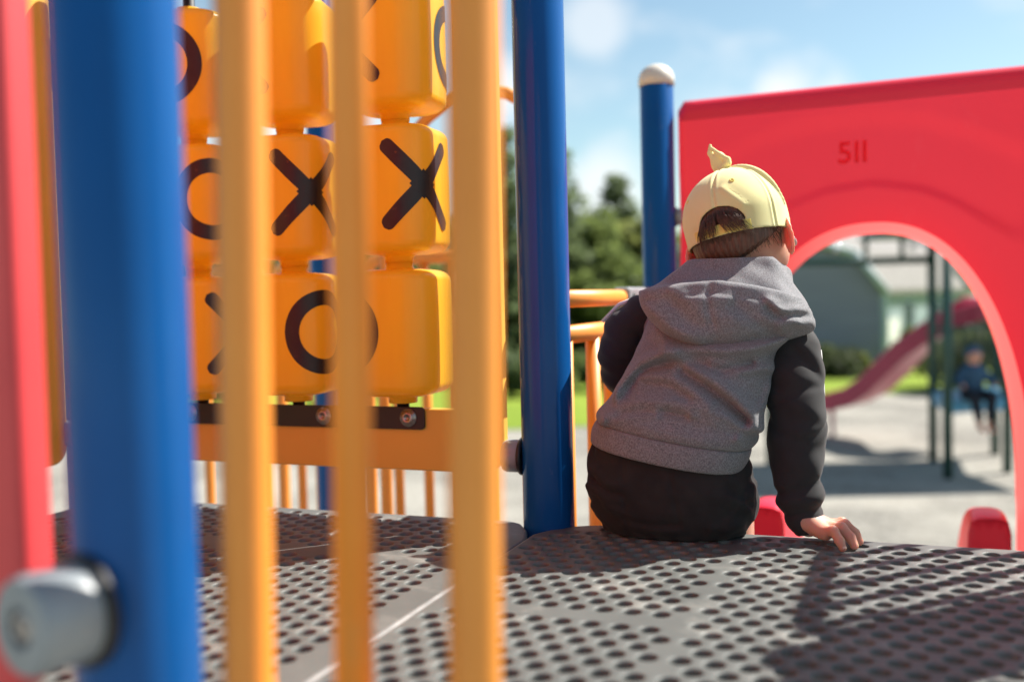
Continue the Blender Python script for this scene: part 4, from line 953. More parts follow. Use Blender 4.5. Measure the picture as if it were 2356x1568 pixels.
# right hand, finer, rooted inside the cuff
WR = np.array([0.352, 0.306, 0.036]); KN = [np.array(p) for p in ((0.387, 0.283, 0.0235), (0.394, 0.296, 0.0265), (0.396, 0.310, 0.0270), (0.392, 0.324, 0.0245))]     # knuckles: little finger nearest the camera
TIP = [np.array(p) for p in ((0.4125, 0.2565, 0.0045), (0.4285, 0.2765, 0.0045), (0.4345, 0.3040, 0.0050), (0.4280, 0.3300, 0.0045))]
MIDF = []
for a, b, l in zip(KN, TIP, (0.0062, 0.0075, 0.0080, 0.0065)): d = b - a; MIDF.append((a + d * 0.45 + np.array([0, 0, 0.0115]), a + d * 0.82 + np.array([0, 0, l])))
def f_hand(x, y, z):
    d = rcone(x, y, z, np.array([0.349, 0.311, 0.060]), WR, 0.0205, 0.0190)
    pal = None
    for kk, r in zip(KN, (0.0115, 0.0120, 0.0120, 0.0115)):
        e = rcone(x, y, z, WR + np.array([0.004, 0, -0.004]) + (kk - KN[1]) * 0.35, kk + np.array([-0.002, 0, -0.004]), 0.0150, r); pal = e if pal is None else smin(pal, e, f32(0.010))
    d = smin(d, pal, f32(0.012))
    for i, (kk, tp, (m1, m2)) in enumerate(zip(KN, TIP, MIDF)):
        r0 = (0.0078, 0.0086, 0.0088, 0.0085)[i]; fd = chain(x, y, z, [kk + np.array([-0.006, 0, -0.002]), m1, m2, tp], [r0 + 0.001, r0, r0 * 0.92, r0 * 0.74], 0.003)
        jt = np.exp(-(((x - f32(m1[0])) ** 2 + (y - f32(m1[1])) ** 2 + (z - f32(m1[2] + r0)) ** 2) / f32(0.0045 ** 2))); fd = fd - f32(0.0007) * jt
        d = smin(d, fd, f32(0.0032))
    th_ = chain(x, y, z, [WR + np.array([0.006, 0.012, -0.006]), np.array([0.372, 0.334, 0.016]), np.array([0.385, 0.344, 0.010])], [0.012, 0.0092, 0.0075], 0.004); d = smin(d, th_, f32(0.006))
    return np.maximum(d, f32(-0.012) - z)
V1, Q1 = snet(f_hand, (0.31, 0.235, -0.014), (0.452, 0.362, 0.072), 0.00125, smooth=2)
skV = np.concatenate([skin_lo[0], V1]); skQ = np.concatenate([skin_lo[1], Q1 + len(skin_lo[0])])
bod = bpart('body', skV, skQ, 'skin')
# nails of the supporting hand
for i, (tp, (m1, m2)) in enumerate(zip(TIP, MIDF)):
    ax = tp - m2; ax /= np.linalg.norm(ax); up = np.array([ax[0] * 0.6, ax[1] * 0.6, 0.75]); up -= ax * (up @ ax); up /= np.linalg.norm(up); sd = np.cross(ax, up); c = tp + up * 0.0058 - ax * 0.001; g = Geo(); V = []
    for a in np.linspace(-1, 1, 7):
        for b in (-1, 0, 1): V.append(c + sd * a * 0.0036 - up * (a * a) * 0.0013 + ax * b * 0.0036)
    g.add(V, [(i_ * 3 + j, (i_ + 1) * 3 + j, (i_ + 1) * 3 + j + 1, i_ * 3 + j + 1) for i_ in range(6) for j in range(2)])
    o = obj('fingernail', g, mat('nail%d' % i, (0.70, 0.45, 0.36), 0.3, 0.5), bod)
for sx in (-1, 1):
    g = Geo(); lathe(g, [(0.0101 * math.sin(a), -0.0098 * math.cos(a)) for a in np.linspace(0.05, math.pi - 0.05, 12)], 20, hp(sx * 0.030, 0.0795, -0.024), hf); obj('eye', g, 'eye', bod)
for ft in (footR, footL):
    VQ = snet(lambda x, y, z: np.maximum(smin(smin(rcone(x, y, z, ft + np.array([0, -0.012, -0.015]), ft + np.array([0.01, 0.10, -0.026]), 0.034, 0.028), rcone(x, y, z, ft + np.array([0, -0.005, 0.02]), ft, 0.032, 0.032), f32(0.02)), rcone(x, y, z, ft + np.array([0, 0.03, -0.01]), ft + np.array([0.005, 0.06, -0.02]), 0.033, 0.032), f32(0.02)), f32(-0.396) - z),
              ft + np.array([-0.06, -0.07, -0.06]), ft + np.array([0.07, 0.16, 0.07]), 0.004); bpart('shoe', *VQ, 'shoe')

# ---- cap
def f_cap(x, y, z):
    s, f, u = hco(x, y, z)
    flat = np.where(u > 0, f32(1.0), f32(0.50))       # walls nearly upright below the widest line
    d = ell(s, f, u * flat, (0, -0.002, 0.0), (0.0872, 0.1010, 0.0905))
    # panel seams: six shallow grooves from the button, one raised wing on the right
    an = np.arctan2(s, -(f + f32(0.002))); rad_ = np.sqrt(s * s + f * f)
    for a0 in (0.0, 1.05, 2.09, -1.05, -2.09, 3.14159):
        da = np.abs(np.arctan2(np.sin(an - f32(a0)), np.cos(an - f32(a0)))) * rad_; d = d + f32(0.0016) * np.exp(-(da / f32(0.0022)) ** 2) - f32(0.0010) * np.exp(-((da - f32(0.0050)) / f32(0.0026)) ** 2)
    d = d - f32(0.0008) * np.sin(s * 75 + u * 38) * np.sin(u * 60 - f * 45) * np.clip((f32(0.05) - u) / f32(0.08), 0, 1)
    # puckers running up from the corner of the opening
    for a_, b_, h_ in (((0.043, 0.006), (0.016, 0.040), 0.0026), ((-0.048, -0.008), (-0.060, 0.034), 0.0020)):
        d = d - f32(h_) * np.exp(-(polydist(s, u, [a_, b_]) / f32(0.0062)) ** 2) * (f < -0.02)
    shell = np.maximum(d, -(d + f32(0.0030)))
    shell = np.maximum(shell, f32(-0.0365) - u - np.where(f > 0, f * f32(0.10), 0))
    hole = np.maximum(np.sqrt(((s - f32(0.003)) / f32(0.0385)) ** 2 + ((u + f32(0.0185)) / f32(0.029)) ** 2) - 1, f32(-0.0185) - u) * f32(0.03)
    d = np.maximum(shell, -np.maximum(hole, f + f32(0.02)))
    # stitched rim of the opening
    ring = np.abs(np.sqrt((s / f32(0.0435)) ** 2 + ((u + f32(0.014)) / f32(0.0385)) ** 2) - 1) * f32(0.035)
    # wing: folded ridge along a seam on the right
    W_ = [hp(0.0872 * math.sin(a) * 1.0, -0.002 - 0.016 * math.sin(a * 2), 0.0905 * math.cos(a)) for a in np.linspace(0.06, 1.5, 18)]
    d = smin(d, chain(x, y, z, W_, [0.0030 + 0.0030 * math.sin(math.pi * min(1, i / 15)) for i in range(18)], 0.003), f32(0.0030))
    return d
lo_ = HC - 0.135; hi_ = HC + np.array([0.135, 0.185, 0.13])
cap_o = bpart('cap', *snet(f_cap, lo_, hi_, 0.0016, smooth=2), 'cotton')
def f_brim(x, y, z):
    s, f, u = hco(x, y, z); uf = u * np.where(u > 0, f32(1.0), f32(0.50))
    br = np.maximum(np.abs(u + f32(0.024) + s * s * f32(4.6) + (f - f32(0.09)) * f32(0.30)) - f32(0.0022), (np.sqrt((s / f32(0.076)) ** 2 + ((f - f32(0.065)) / f32(0.088)) ** 2) - 1) * f32(0.08))
    br = np.maximum(br, f32(0.040) - f); return np.maximum(br, -(ell(s, f, uf, (0, -0.002, 0.0), (0.0855, 0.0995, 0.09))))
bpart('brim', *snet(f_brim, HC - np.array([0.12, 0.04, 0.10]), HC + np.array([0.13, 0.19, 0.06]), 0.0020, smooth=2), 'white_cloth', cap_o)
def f_strap(x, y, z):
    s, f, u = hco(x, y, z); d = ell(s, f, u * f32(0.5), (0, -0.002, 0.0), (0.0880, 0.1018, 0.0905)); d = np.maximum(d, -(d + f32(0.0040)))
    d = np.maximum(d, np.abs(u + f32(0.0268) + s * f32(0.02)) - f32(0.0088)); return np.maximum(np.maximum(d, np.abs(s) - f32(0.049)), f)
bpart('strap', *snet(f_strap, HC - np.array([0.07, 0.12, 0.09]), HC + np.array([0.07, 0.0, 0.02]), 0.0014, smooth=2), 'strap', cap_o)
# knotted sprout on top: a twisted cone with a fold
kb = hp(-0.004, -0.006, 0.0895)
def f_knot(x, y, z):
    s, f, u = hco(x, y, z); u = u - f32(0.0895); s = s + f32(0.004)
    P = [(0.002, 0, -0.006), (-0.003, 0, 0.006), (-0.010, 0, 0.022), (-0.014, 0.0, 0.038), (-0.011, 0, 0.051)]
    d = chain(s, f + f32(0.004), u, P, [0.0080, 0.0055, 0.0050, 0.0045, 0.0028], 0.003)
    d = smin(d, chain(s, f + f32(0.009), u, [(0.000, 0, 0.003), (0.014, 0, 0.010), (0.015, 0, 0.016), (0.004, 0, 0.028), (-0.008, 0, 0.044)], [0.0055, 0.0058, 0.0050, 0.0040, 0.0030], 0.003), f32(0.0030))
    web = ell(s + f32(0.002), f + f32(0.004), u, (0.0, 0, 0.017), (0.0150, 0.0066, 0.020)); d = smin(d, web, f32(0.002))
    return d
bpart('cap_knot', *snet(f_knot, kb - 0.04, kb + np.array([0.04, 0.04, 0.062]), 0.0012, smooth=2), 'cotton', cap_o)
# eyelets
for s_, u_ in ((0.030, 0.052), (-0.055, 0.040)):
    f_ = -0.1010 * math.sqrt(max(0, 1 - (s_ / 0.0872) ** 2 - (u_ / 0.0905) ** 2)) - 0.002; p = hp(s_, f_, u_); nrm = hs_ * s_ / 0.0872 ** 2 + hf * (f_ + 0.002) / 0.101 ** 2 + hu * u_ / 0.0905 ** 2; nrm /= np.linalg.norm(nrm)
    g = Geo(); lathe(g, [(0.0042, -0.0015), (0.0042, 0.0008), (0.0033, 0.0014), (0.0022, 0.0010), (0.0018, -0.002)], 18, p, nrm); obj('eyelet', g, 'strap', cap_o)
# ---- hair: a base layer and loose strands
def f_hair(x, y, z):
    s, f, u = hco(x, y, z); d = ell(s, f, u, (0, -0.004, 0.0), (0.0815, 0.0945, 0.086)); d = smin(d, ell(s, f, u, (0, -0.045, -0.052), (0.060, 0.040, 0.036)), f32(0.03))
    line = f32(-0.088) + np.abs(s + f32(0.01)) * f32(0.50) + np.clip(f + f32(0.05), 0, 1) * f32(0.4); d = np.maximum(d, (line - u) * f32(0.8))
    d = np.maximum(d, (f - f32(0.006)) * f32(0.8)); d = np.maximum(d, -(ear(x, y, z, 1) - f32(0.003))); d = np.maximum(d, -(ear(x, y, z, -1) - f32(0.003)))
    return d + f32(0.0006) * np.sin(np.arctan2(s, -f) * 55 + np.sin(u * 90) * 1.2)
hair_o = bpart('hair', *snet(f_hair, HC - np.array([0.11, 0.13, 0.13]), HC + np.array([0.11, 0.08, 0.10]), 0.0017, smooth=1), 'hair')
g = Geo()
def scalp(s, u, lift):
    q = 1 - (s / 0.0815) ** 2 - (u / 0.088) ** 2; f_ = -0.004 - 0.0955 * math.sqrt(max(q, 0.02)); return np.array([s * (1 + lift / 0.08), f_ - lift, u])
def strand(pts, r0):
    P = np.array([hp(*p) for p in pts]); tube(g, P, np.linspace(r0, r0 * 0.25, len(P)), 4, caps=False)
for i in range(330):     # tufts coming out of the opening and over the strap
    s0 = rng.uniform(-0.033, 0.034); u0 = -0.0185 + 0.029 * math.sqrt(1 - ((s0 - 0.003) / 0.0385) ** 2) - rng.uniform(0.005, 0.014); drop = rng.uniform(0.022, 0.042); k_ = 0.10 * rng.normal() + (0.28 if s0 > 0.0 else -0.10); pts = []
    for t in np.linspace(0, 1, 7):
        u = u0 - drop * t; lift = 0.004 + 0.0105 * min(1, t * 1.9) + rng.uniform(-0.0004, 0.0008) - 0.002 * max(0, t - 0.7); pts.append(scalp(s0 + k_ * drop * t * t, u, lift))
    strand(pts, rng.uniform(0.00035, 0.0007))
for i in range(520):     # nape and sides below the cap
    s0 = rng.uniform(-0.076, 0.076); u0 = rng.uniform(-0.045, -0.020); drop = rng.uniform(0.018, 0.040) * (1 - 0.5 * (abs(s0) / 0.08) ** 2); dr = 0.12 * rng.normal() - s0 * 1.2; pts = []
    for t in np.linspace(0, 1, 5):
        u = u0 - drop * t; s = s0 + dr * drop * t; c = np.array([s, 0, u]); q = 1 - (s / 0.0815) ** 2 - (u * 0.78 / 0.086) ** 2; f_ = -0.004 - 0.0945 * math.sqrt(max(q, 0.03)); pts.append((s * 1.015, f_ - 0.0015 - 0.0012 * rng.random(), u))
    strand(pts, rng.uniform(0.0005, 0.0009))
obj('loose_hair', g, 'hair', hair_o)

# ================================================================== orange barriers beyond the game panel
def barrier(name, label, p0, p1, zb, zt, n, r=0.019, rb_=0.0145, group='orange barriers beyond the game panel'):
    p0, p1 = np.array(p0, float), np.array(p1, float); e = empty(name, label, 'barrier', group, loc=(*p0, 0)); g = Geo()
    c = [(*p0, zb), (*p0, zt), (*p1, zt), (*p1, zb), (*p0, zb)]; m = (p0 + p1) / 2
    path = arcpath([(*m, zb)] + [(*p0, zb), (*p0, zt), (*p1, zt), (*p1, zb)] + [(*(m - (m - p0) * 0.01), zb)], 0.06, 7); tube(g, path, r, 14); local(obj('frame_tube', g, 'orange_tube'), e)
    for t in np.linspace(0, 1, n + 2)[1:-1]:
        p = p0 + (p1 - p0) * t; g = Geo(); tube(g, [(*p, zb + 0.01), (*p, zt - 0.01)], rb_, 12); local(obj('bar', g, 'orange_tube'), e)
    return e
def seen(dx, Y, z=0.0):        # ground-plan point in line with an image column on the plane Y
    p = onY(dx, 1120, Y); return (p[0], p[1])
barrier('orange_barrier', 'orange bar fence seen under the right half of the game panel', seen(853, 1.33), seen(1130, 1.33), -0.42, 0.52, 3)
barrier('orange_barrier', 'orange bar fence under the middle of the game panel, left of a blue post', seen(655, 1.55), seen(742, 1.33), -0.42, 0.52, 1)
barrier('orange_barrier', 'orange bar fence seen under the left end of the game panel', seen(485, 1.75), seen(610, 1.6), -0.42, 0.52, 1)
post(*seen(765, 1.30), GZ, 1.5, 'blue post behind the orange cylinders, seen under the game panel', r=0.0445)
arc = empty('overhead_hoop', 'orange hoop rail rising behind the right column of cylinders', 'rail', loc=(-0.4, 1.3, 0)); g = Geo()
pa = [onY(930, 330, 1.0), onY(985, 270, 1.0), onY(1045, 225, 1.0), onY(1105, 207, 1.0), onY(1165, 214, 1.0), onY(1200, 232, 1.0), onY(1235, 262, 1.05), onY(1262, 330, 1.12)]
pa = [pa[0] * 1 + np.array([-0.05, 0, -0.12])] + pa; tube(g, np.array(pa), 0.0155, 14); local(obj('rail', g, 'orange_tube'), arc)
g = Geo(); e0 = np.array(pa[0]); tube(g, [e0, e0 + np.array([-0.03, 0, -0.4]), (e0[0] - 0.03, e0[1], GZ)], 0.0155, 14); local(obj('upright', g, 'orange_tube'), arc)
g = Geo(); e1 = np.array(pa[-1]); tube(g, [e1, (e1[0], e1[1], GZ)], 0.0155, 14); local(obj('upright', g, 'orange_tube'), arc)

# ================================================================== background play tower: dark green posts, blue platform, child, magenta slide
def dep(y): return 1.99 * 996 * 2.3008 / (y - 691)
def spot(dx, d): return (dx - 1178) / 2291.6 * d
tower = empty('play_tower', 'dark green steel play tower with blue platform seen through the red arch', 'play tower', loc=tuple(yard(5, 11)))
P = {}
for k_, dx, d, zt in ((0, 2147, 11.5, 1.05), (1, 2181, 10.45, 1.05), (2, 2319, 10.7, 1.05), (3, 2290, 11.9, 1.05), (4, 1770, 11.6, 0.78)):
    lat = spot(dx, d); p = yard(lat, d); P[k_] = p; g = Geo(); tube(g, [p, (p[0], p[1], zt)], 0.050, 18); local(obj('post', g, 'green'), tower)
g = Geo(); tube(g, [(P[4][0], P[4][1], 0.74), (P[0][0], P[0][1], 0.74)], 0.045, 14); local(obj('beam', g, 'green'), tower)
for dx in (1995, 2078):
    a = yard(spot(dx, 11.5), 11.5); g = Geo(); tube(g, [(a[0], a[1], 0.76), (a[0], a[1], 1.25)], 0.028, 12); local(obj('upright', g, 'green'), tower)
g = Geo(); tube(g, [(*yard(spot(1960, 11.5), 11.5)[:2], 1.26), (*yard(spot(2140, 11.5), 11.5)[:2], 1.26)], 0.03, 12); local(obj('beam', g, 'green'), tower)
zpl = GZ + 0.82
g = Geo(); q = [P[1], P[2], P[3], P[0]]; c = sum(q) / 4; q = [c + (p - c) * 1.02 for p in q]
g.add([(p[0], p[1], zpl) for p in q] + [(p[0], p[1], zpl - 0.14) for p in q], [(0, 1, 2, 3), (7, 6, 5, 4)] + [(i, 4 + i, 4 + (i + 1) % 4, (i + 1) % 4) for i in range(4)]); local(obj('platform', g, 'platform', bevel=0.015, smooth=False), tower)
g = Geo(); c3 = c + RH * 0.35 + FH * 0.3  # roof added to cast the dark patch on the ground by the tower
rv = [c3 + RH * a + FH * b for a, b in ((-1.1, -0.9), (1.5, -0.9), (1.5, 1.1), (-1.1, 1.1))]; g.add([(p[0], p[1], 1.06) for p in rv] + [(p[0], p[1], 1.02) for p in rv] + [(c3[0], c3[1], 1.75)], [(0, 1, 8), (1, 2, 8), (2, 3, 8), (3, 0, 8), (7, 6, 5, 4)] + [(i, 4 + i, 4 + (i + 1) % 4, (i + 1) % 4) for i in range(4)]); local(obj('roof', g, 'green', smooth=False), tower)
for a, b, n in ((0, 3, 5), (3, 2, 4)):        # rails with bars round the platform
    for zz in (zpl + 0.10, zpl + 0.72):
        g = Geo(); tube(g, [(P[a][0], P[a][1], zz), (P[b][0], P[b][1], zz)], 0.022, 10); local(obj('rail', g, 'green'), tower)
    for t in np.linspace(0, 1, n + 2)[1:-1]: p = P[a] + (P[b] - P[a]) * t; g = Geo(); tube(g, [(p[0], p[1], zpl + 0.1), (p[0], p[1], zpl + 0.72)], 0.016, 8); local(obj('bar', g, 'green'), tower)
g = Geo(); qa, qb = P[1] * 0.85 + P[0] * 0.15, P[0]
for (a, b, z0, z1) in ((P[0] * 0.96 + P[1] * 0.04, P[0] * 0.04 + P[1] * 0.96, zpl - 0.75, zpl - 0.2),):
    n3 = np.array([a[1] - b[1], b[0] - a[0], 0]); n3 /= np.linalg.norm(n3); n3 *= 0.015
    g.add([(*(a - n3)[:2], z0), (*(b - n3)[:2], z0), (*(b + n3)[:2], z0), (*(a + n3)[:2], z0), (*(a - n3)[:2], z1), (*(b - n3)[:2], z1), (*(b + n3)[:2], z1), (*(a + n3)[:2], z1)], [(0, 3, 2, 1), (4, 5, 6, 7), (0, 1, 5, 4), (1, 2, 6, 5), (2, 3, 7, 6), (3, 0, 4, 7)])
# glints: shiny steel spheres added near the beams to catch sun sparkles
for dx, dy, d in ((1826, 577, 11.5), (1924, 572, 11.5), (2098, 571, 11.45)):
    p = atD(dx, dy, d); g = Geo(); lathe(g, [(0.035 * math.sin(a), -0.035 * math.cos(a)) for a in np.linspace(0.05, math.pi - 0.05, 12)], 20, p); b = local(obj('glint_ball', g, mat('bright_steel', (0.8, 0.8, 0.82), 0.12, 0.5, metal=1.0)), tower)
# magenta slide
def trough(name, pts, label, w=0.27, h=0.22, m='magenta'):
    e = empty(name, label, 'slide', loc=tuple(pts[0])); P_ = np.array(pts); T = np.gradient(P_, axis=0); V = []
    sec = [(-w, h), (-w - 0.03, h - 0.02), (-w - 0.03, -0.03), (w + 0.03, -0.03), (w + 0.03, h - 0.02), (w, h), (w - 0.03, h - 0.02), (w - 0.05, 0.03), (-w + 0.05, 0.03), (-w + 0.03, h - 0.02)]
    for p, t in zip(P_, T):
        t = t / np.linalg.norm(t); sd = np.cross(t, (0, 0, 1)); sd /= np.linalg.norm(sd); up = np.cross(sd, t); V += [p + sd * a + up * b for a, b in sec]
    k_ = len(sec); F = [(i * k_ + j, i * k_ + (j + 1) % k_, (i + 1) * k_ + (j + 1) % k_, (i + 1) * k_ + j) for i in range(len(P_) - 1) for j in range(k_)]; F += [tuple(range(k_)), tuple(range(len(V) - 1, len(V) - 1 - k_, -1))]
    g = Geo(); g.add(V, F); o = local(obj('chute', g, m), e); md = o.modifiers.new('split', 'EDGE_SPLIT'); md.split_angle = rad(50)
    return e
ctrl = [(1880, 962, 13.9), (1925, 956, 13.7), (1975, 945, 13.5), (2020, 920, 13.3), (2060, 882, 13.1), (2105, 838, 12.9), (2155, 798, 12.7), (2210, 766, 12.6), (2265, 748, 12.6), (2320, 742, 12.8)]
sp = [yard(spot(x, d), d, 0.39 - (y - 691) / 2291.6 * d) for x, y, d in ctrl]
ms = trough('magenta_slide', sp, 'magenta wavy slide in the yard behind the dark green posts')
for x, y, d in ((1915, 956, 13.7),):
    p = yard(spot(x, d), d); g = Geo(); tube(g, [p, (p[0], p[1], 0.39 - (y - 691) / 2291.6 * d)], 0.03, 12); local(obj('support_leg', g, mat('pink_steel', (0.5, 0.25, 0.28), 0.5)), ms)
# child sitting on the far platform
cd = 10.5; cp = yard(spot(2243, cd), cd, zpl); e = empty('person', 'far away blurred child in light blue top sitting on the blue platform', 'child', loc=tuple(cp))
def W(a, b, c_): return cp + RH * a + FH * b + np.array([0, 0, c_])
def f_c(x, y, z):
    d = ell(x, y, z, W(0, 0.0, 0.47), (0.075, 0.085, 0.10)); d = smin(d, rcone(x, y, z, W(0, 0.02, 0.36), W(0, 0.02, 0.42), 0.04, 0.04), f32(0.03)); d = smin(d, rcone(x, y, z, W(0, 0.06, 0.08), W(0, 0.03, 0.28), 0.095, 0.10), f32(0.05))
    for s in (-1, 1):
        d = smin(d, chain(x, y, z, [W(s * 0.10, 0.03, 0.30), W(s * 0.17, 0.0, 0.20), W(s * 0.17, -0.10, 0.16)], [0.036, 0.030, 0.022]), f32(0.02)); d = smin(d, chain(x, y, z, [W(s * 0.06, 0.02, 0.06), W(s * 0.09, -0.20, 0.05), W(s * 0.05 + 0.03, -0.16, -0.26)], [0.06, 0.045, 0.03]), f32(0.03)); d = smin(d, rcone(x, y, z, W(s * 0.05 + 0.03, -0.17, -0.28), W(s * 0.05 + 0.03, -0.26, -0.30), 0.03, 0.025), f32(0.02))
        d = smin(d, ell(x, y, z, W(s * 0.168, -0.13, 0.155), (0.025, 0.03, 0.018)), f32(0.015))
    d = smin(d, rcone(x, y, z, W(0, -0.085, 0.47), W(0, -0.095, 0.45), 0.010, 0.014), f32(0.01)); return d
cb = np.abs(RH) * 0.32 + np.abs(FH) * 0.42; VQ = snet(f_c, cp - cb + np.array([0, 0, -0.36]), cp + cb + np.array([0, 0, 0.62]), 0.012); b = local(link('body', npmesh('body', *VQ), 'skin'), e)
def f_top(x, y, z):
    d = rcone(x, y, z, W(0, 0.06, 0.08), W(0, 0.03, 0.29), 0.112, 0.115)
    for s in (-1, 1): d = smin(d, chain(x, y, z, [W(s * 0.10, 0.03, 0.30), W(s * 0.175, 0.0, 0.20), W(s * 0.175, -0.08, 0.165)], [0.05, 0.045, 0.036]), f32(0.03))
    return d
VQ = snet(f_top, cp - cb + np.array([0, 0, -0.1]), cp + cb + np.array([0, 0, 0.5]), 0.012); local(link('shirt', npmesh('shirt', *VQ), 'child_blue'), e)
def f_tr(x, y, z):
    d = ell(x, y, z, W(0, 0.05, 0.06), (0.125, 0.12, 0.075))
    for s in (-1, 1): d = smin(d, chain(x, y, z, [W(s * 0.06, 0.02, 0.06), W(s * 0.09, -0.20, 0.05), W(s * 0.06 + 0.03, -0.17, -0.18)], [0.072, 0.058, 0.045]), f32(0.03))
    return d
VQ = snet(f_tr, cp - cb + np.array([0, 0, -0.3]), cp + cb + np.array([0, 0, 0.25]), 0.012); local(link('trousers', npmesh('trousers', *VQ), 'child_dark'), e)
VQ = snet(lambda x, y, z: np.maximum(ell(x, y, z, W(0, 0.012, 0.49), (0.084, 0.092, 0.098)), -((z - cp[2] - 0.46) + (x - cp[0]) * FH[0] * 0.6 + (y - cp[1]) * FH[1] * 0.6)), cp - 0.2 + np.array([0, 0, 0.47]), cp + 0.2 + np.array([0, 0, 0.5]), 0.01); local(link('hat', npmesh('hat', *VQ), 'child_blue'), e)

# ================================================================== barn-shaped house
def frame(k0, gdir, edir): return lambda a, b, z: k0 + gdir * a + edir * b + np.array([0, 0, z])
K = yard(spot(2036, 25.0), 25.0, GZ); gd = RH * -0.96 + FH * 0.28; gd /= np.linalg.norm(gd); ed = RH * 0.28 + FH * 0.96; ed /= np.linalg.norm(ed); ed = RH * 0.62 + FH * 0.785; gd = RH * -0.93 + FH * 0.37; gd /= np.linalg.norm(gd)
B = frame(K, gd, ed); eave, brk, apex, wdt, L_ = 2.05, 2.90, 3.75, 6.4, 9.0; bi = 0.62
house = empty('house', 'slate blue barn shaped house with grey shingle roof beyond the lawn', 'house', loc=tuple(K))
def poly(name, pts, m, parent=house, thick=None):
    g = Geo(); g.add(pts, [tuple(range(len(pts)))]); return local(obj(name, g, m, smooth=False), parent)
poly('wall', [B(0, 0, 0), B(wdt, 0, 0), B(wdt, 0, eave), B(wdt - bi, 0, brk), B(wdt / 2, 0, apex), B(bi, 0, brk), B(0, 0, eave)], 'siding')
poly('wall', [B(0, 0, 0), B(0, L_, 0), B(0, L_, eave), B(0, 0, eave)], 'eave_wall'); poly('door_or_lit_wall', [B(-0.03, 0.12, 0), B(-0.03, 1.15, 0), B(-0.03, 1.15, 1.30), B(-0.03, 0.12, 1.30)], 'white_siding'); poly('wall', [B(wdt, 0, 0), B(wdt, L_, 0), B(wdt, L_, eave), B(wdt, 0, eave)], 'siding'); poly('wall', [B(0, L_, 0), B(wdt, L_, 0), B(wdt, L_, eave), B(wdt - bi, L_, brk), B(wdt / 2, L_, apex), B(bi, L_, brk), B(0, L_, eave)], 'siding')  # eave wall colour holds the eave shadow; white sheet stands for its sunlit part
g = Geo(); o_ = 0.22; prof_ = [(-0.16, eave - 0.12), (bi - 0.03, brk + 0.04), (wdt / 2, apex + 0.06), (wdt - bi + 0.03, brk + 0.04), (wdt + 0.16, eave - 0.12)]; V = []
for dz in (0, 0.12):
    for b in (-o_, L_ + o_): V += [B(a, b, z + dz) for a, z in prof_]
F = []
for i in range(4): F += [(i, i + 1, 6 + i, 5 + i), (10 + i, 15 + i, 16 + i, 11 + i), (i, 10 + i, 11 + i, i + 1), (5 + i, 6 + i, 16 + i, 15 + i)]
F += [(0, 5, 15, 10), (4, 14, 19, 9)]; g.add(V, F); rf_ = local(obj('roof', g, 'roof', smooth=False), house)
g = Geo()
for i in range(4):
    (a0, z0), (a1, z1) = prof_[i], prof_[i + 1]; tube(g, [B(a0, -o_ - 0.03, z0 + 0.02), B(a1, -o_ - 0.03, z1 + 0.02)], 0.09, 8)
local(obj('rake_trim', g, 'trim'), house)
g = Geo(); tube(g, [B(-0.02, -0.02, 0), B(-0.02, -0.02, eave)], 0.09, 4); local(obj('corner_trim', g, 'trim', smooth=False), house)
for b0_, b1_ in ((1.6, 2.4), (4.2, 5.0)):
    w_ = poly('window', [B(-0.03, b0_, 0.9), B(-0.03, b1_, 0.9), B(-0.03, b1_, 1.75), B(-0.03, b0_, 1.75)], 'trim'); poly('pane', [B(-0.05, b0_ + .08, 0.98), B(-0.05, b1_ - .08, 0.98), B(-0.05, b1_ - .08, 1.67), B(-0.05, b0_ + .08, 1.67)], 'glass')
w_ = poly('window', [B(2.6, -0.03, 1.0), B(3.6, -0.03, 1.0), B(3.6, -0.03, 2.0), B(2.6, -0.03, 2.0)], 'trim'); poly('pane', [B(2.7, -0.05, 1.1), B(3.5, -0.05, 1.1), B(3.5, -0.05, 1.9), B(2.7, -0.05, 1.9)], 'glass')
# second, paler house to the right
K2 = yard(spot(2195, 31), 31, GZ); B2 = frame(K2, RH * 0.97 + FH * 0.2, RH * -0.2 + FH * 0.97); h2 = empty('house', 'pale grey house half hidden behind the green posts and the red arch', 'house', loc=tuple(K2))
poly('wall', [B2(0, 0, 0), B2(7, 0, 0), B2(7, 0, 2.5), B2(3.5, 0, 4.3), B2(0, 0, 2.5)], 'trim', h2); poly('wall', [B2(0, 0, 0), B2(0, 8, 0), B2(0, 8, 2.5), B2(0, 0, 2.5)], 'siding', h2); poly('wall', [B2(7, 0, 0), B2(7, 8, 0), B2(7, 8, 2.5), B2(7, 0, 2.5)], 'siding', h2)
g = Geo(); V = [B2(a, b, z + dz) for dz in (0.02, 0.16) for b in (-.25, 8.25) for a, z in ((-.3, 2.35), (3.5, 4.3), (7.3, 2.35))]; g.add(V, [(0, 1, 4, 3), (1, 2, 5, 4), (6, 9, 10, 7), (7, 10, 11, 8), (0, 6, 7, 1), (1, 7, 8, 2), (3, 4, 10, 9), (4, 5, 11, 10), (0, 3, 9, 6), (2, 8, 11, 5)]); local(obj('roof', g, 'roof', smooth=False), h2)
poly('door_or_lit_wall', [B2(0.25, -0.04, 0), B2(1.15, -0.04, 0), B2(1.15, -0.04, 2.0), B2(0.25, -0.04, 2.0)], 'white_siding', h2)

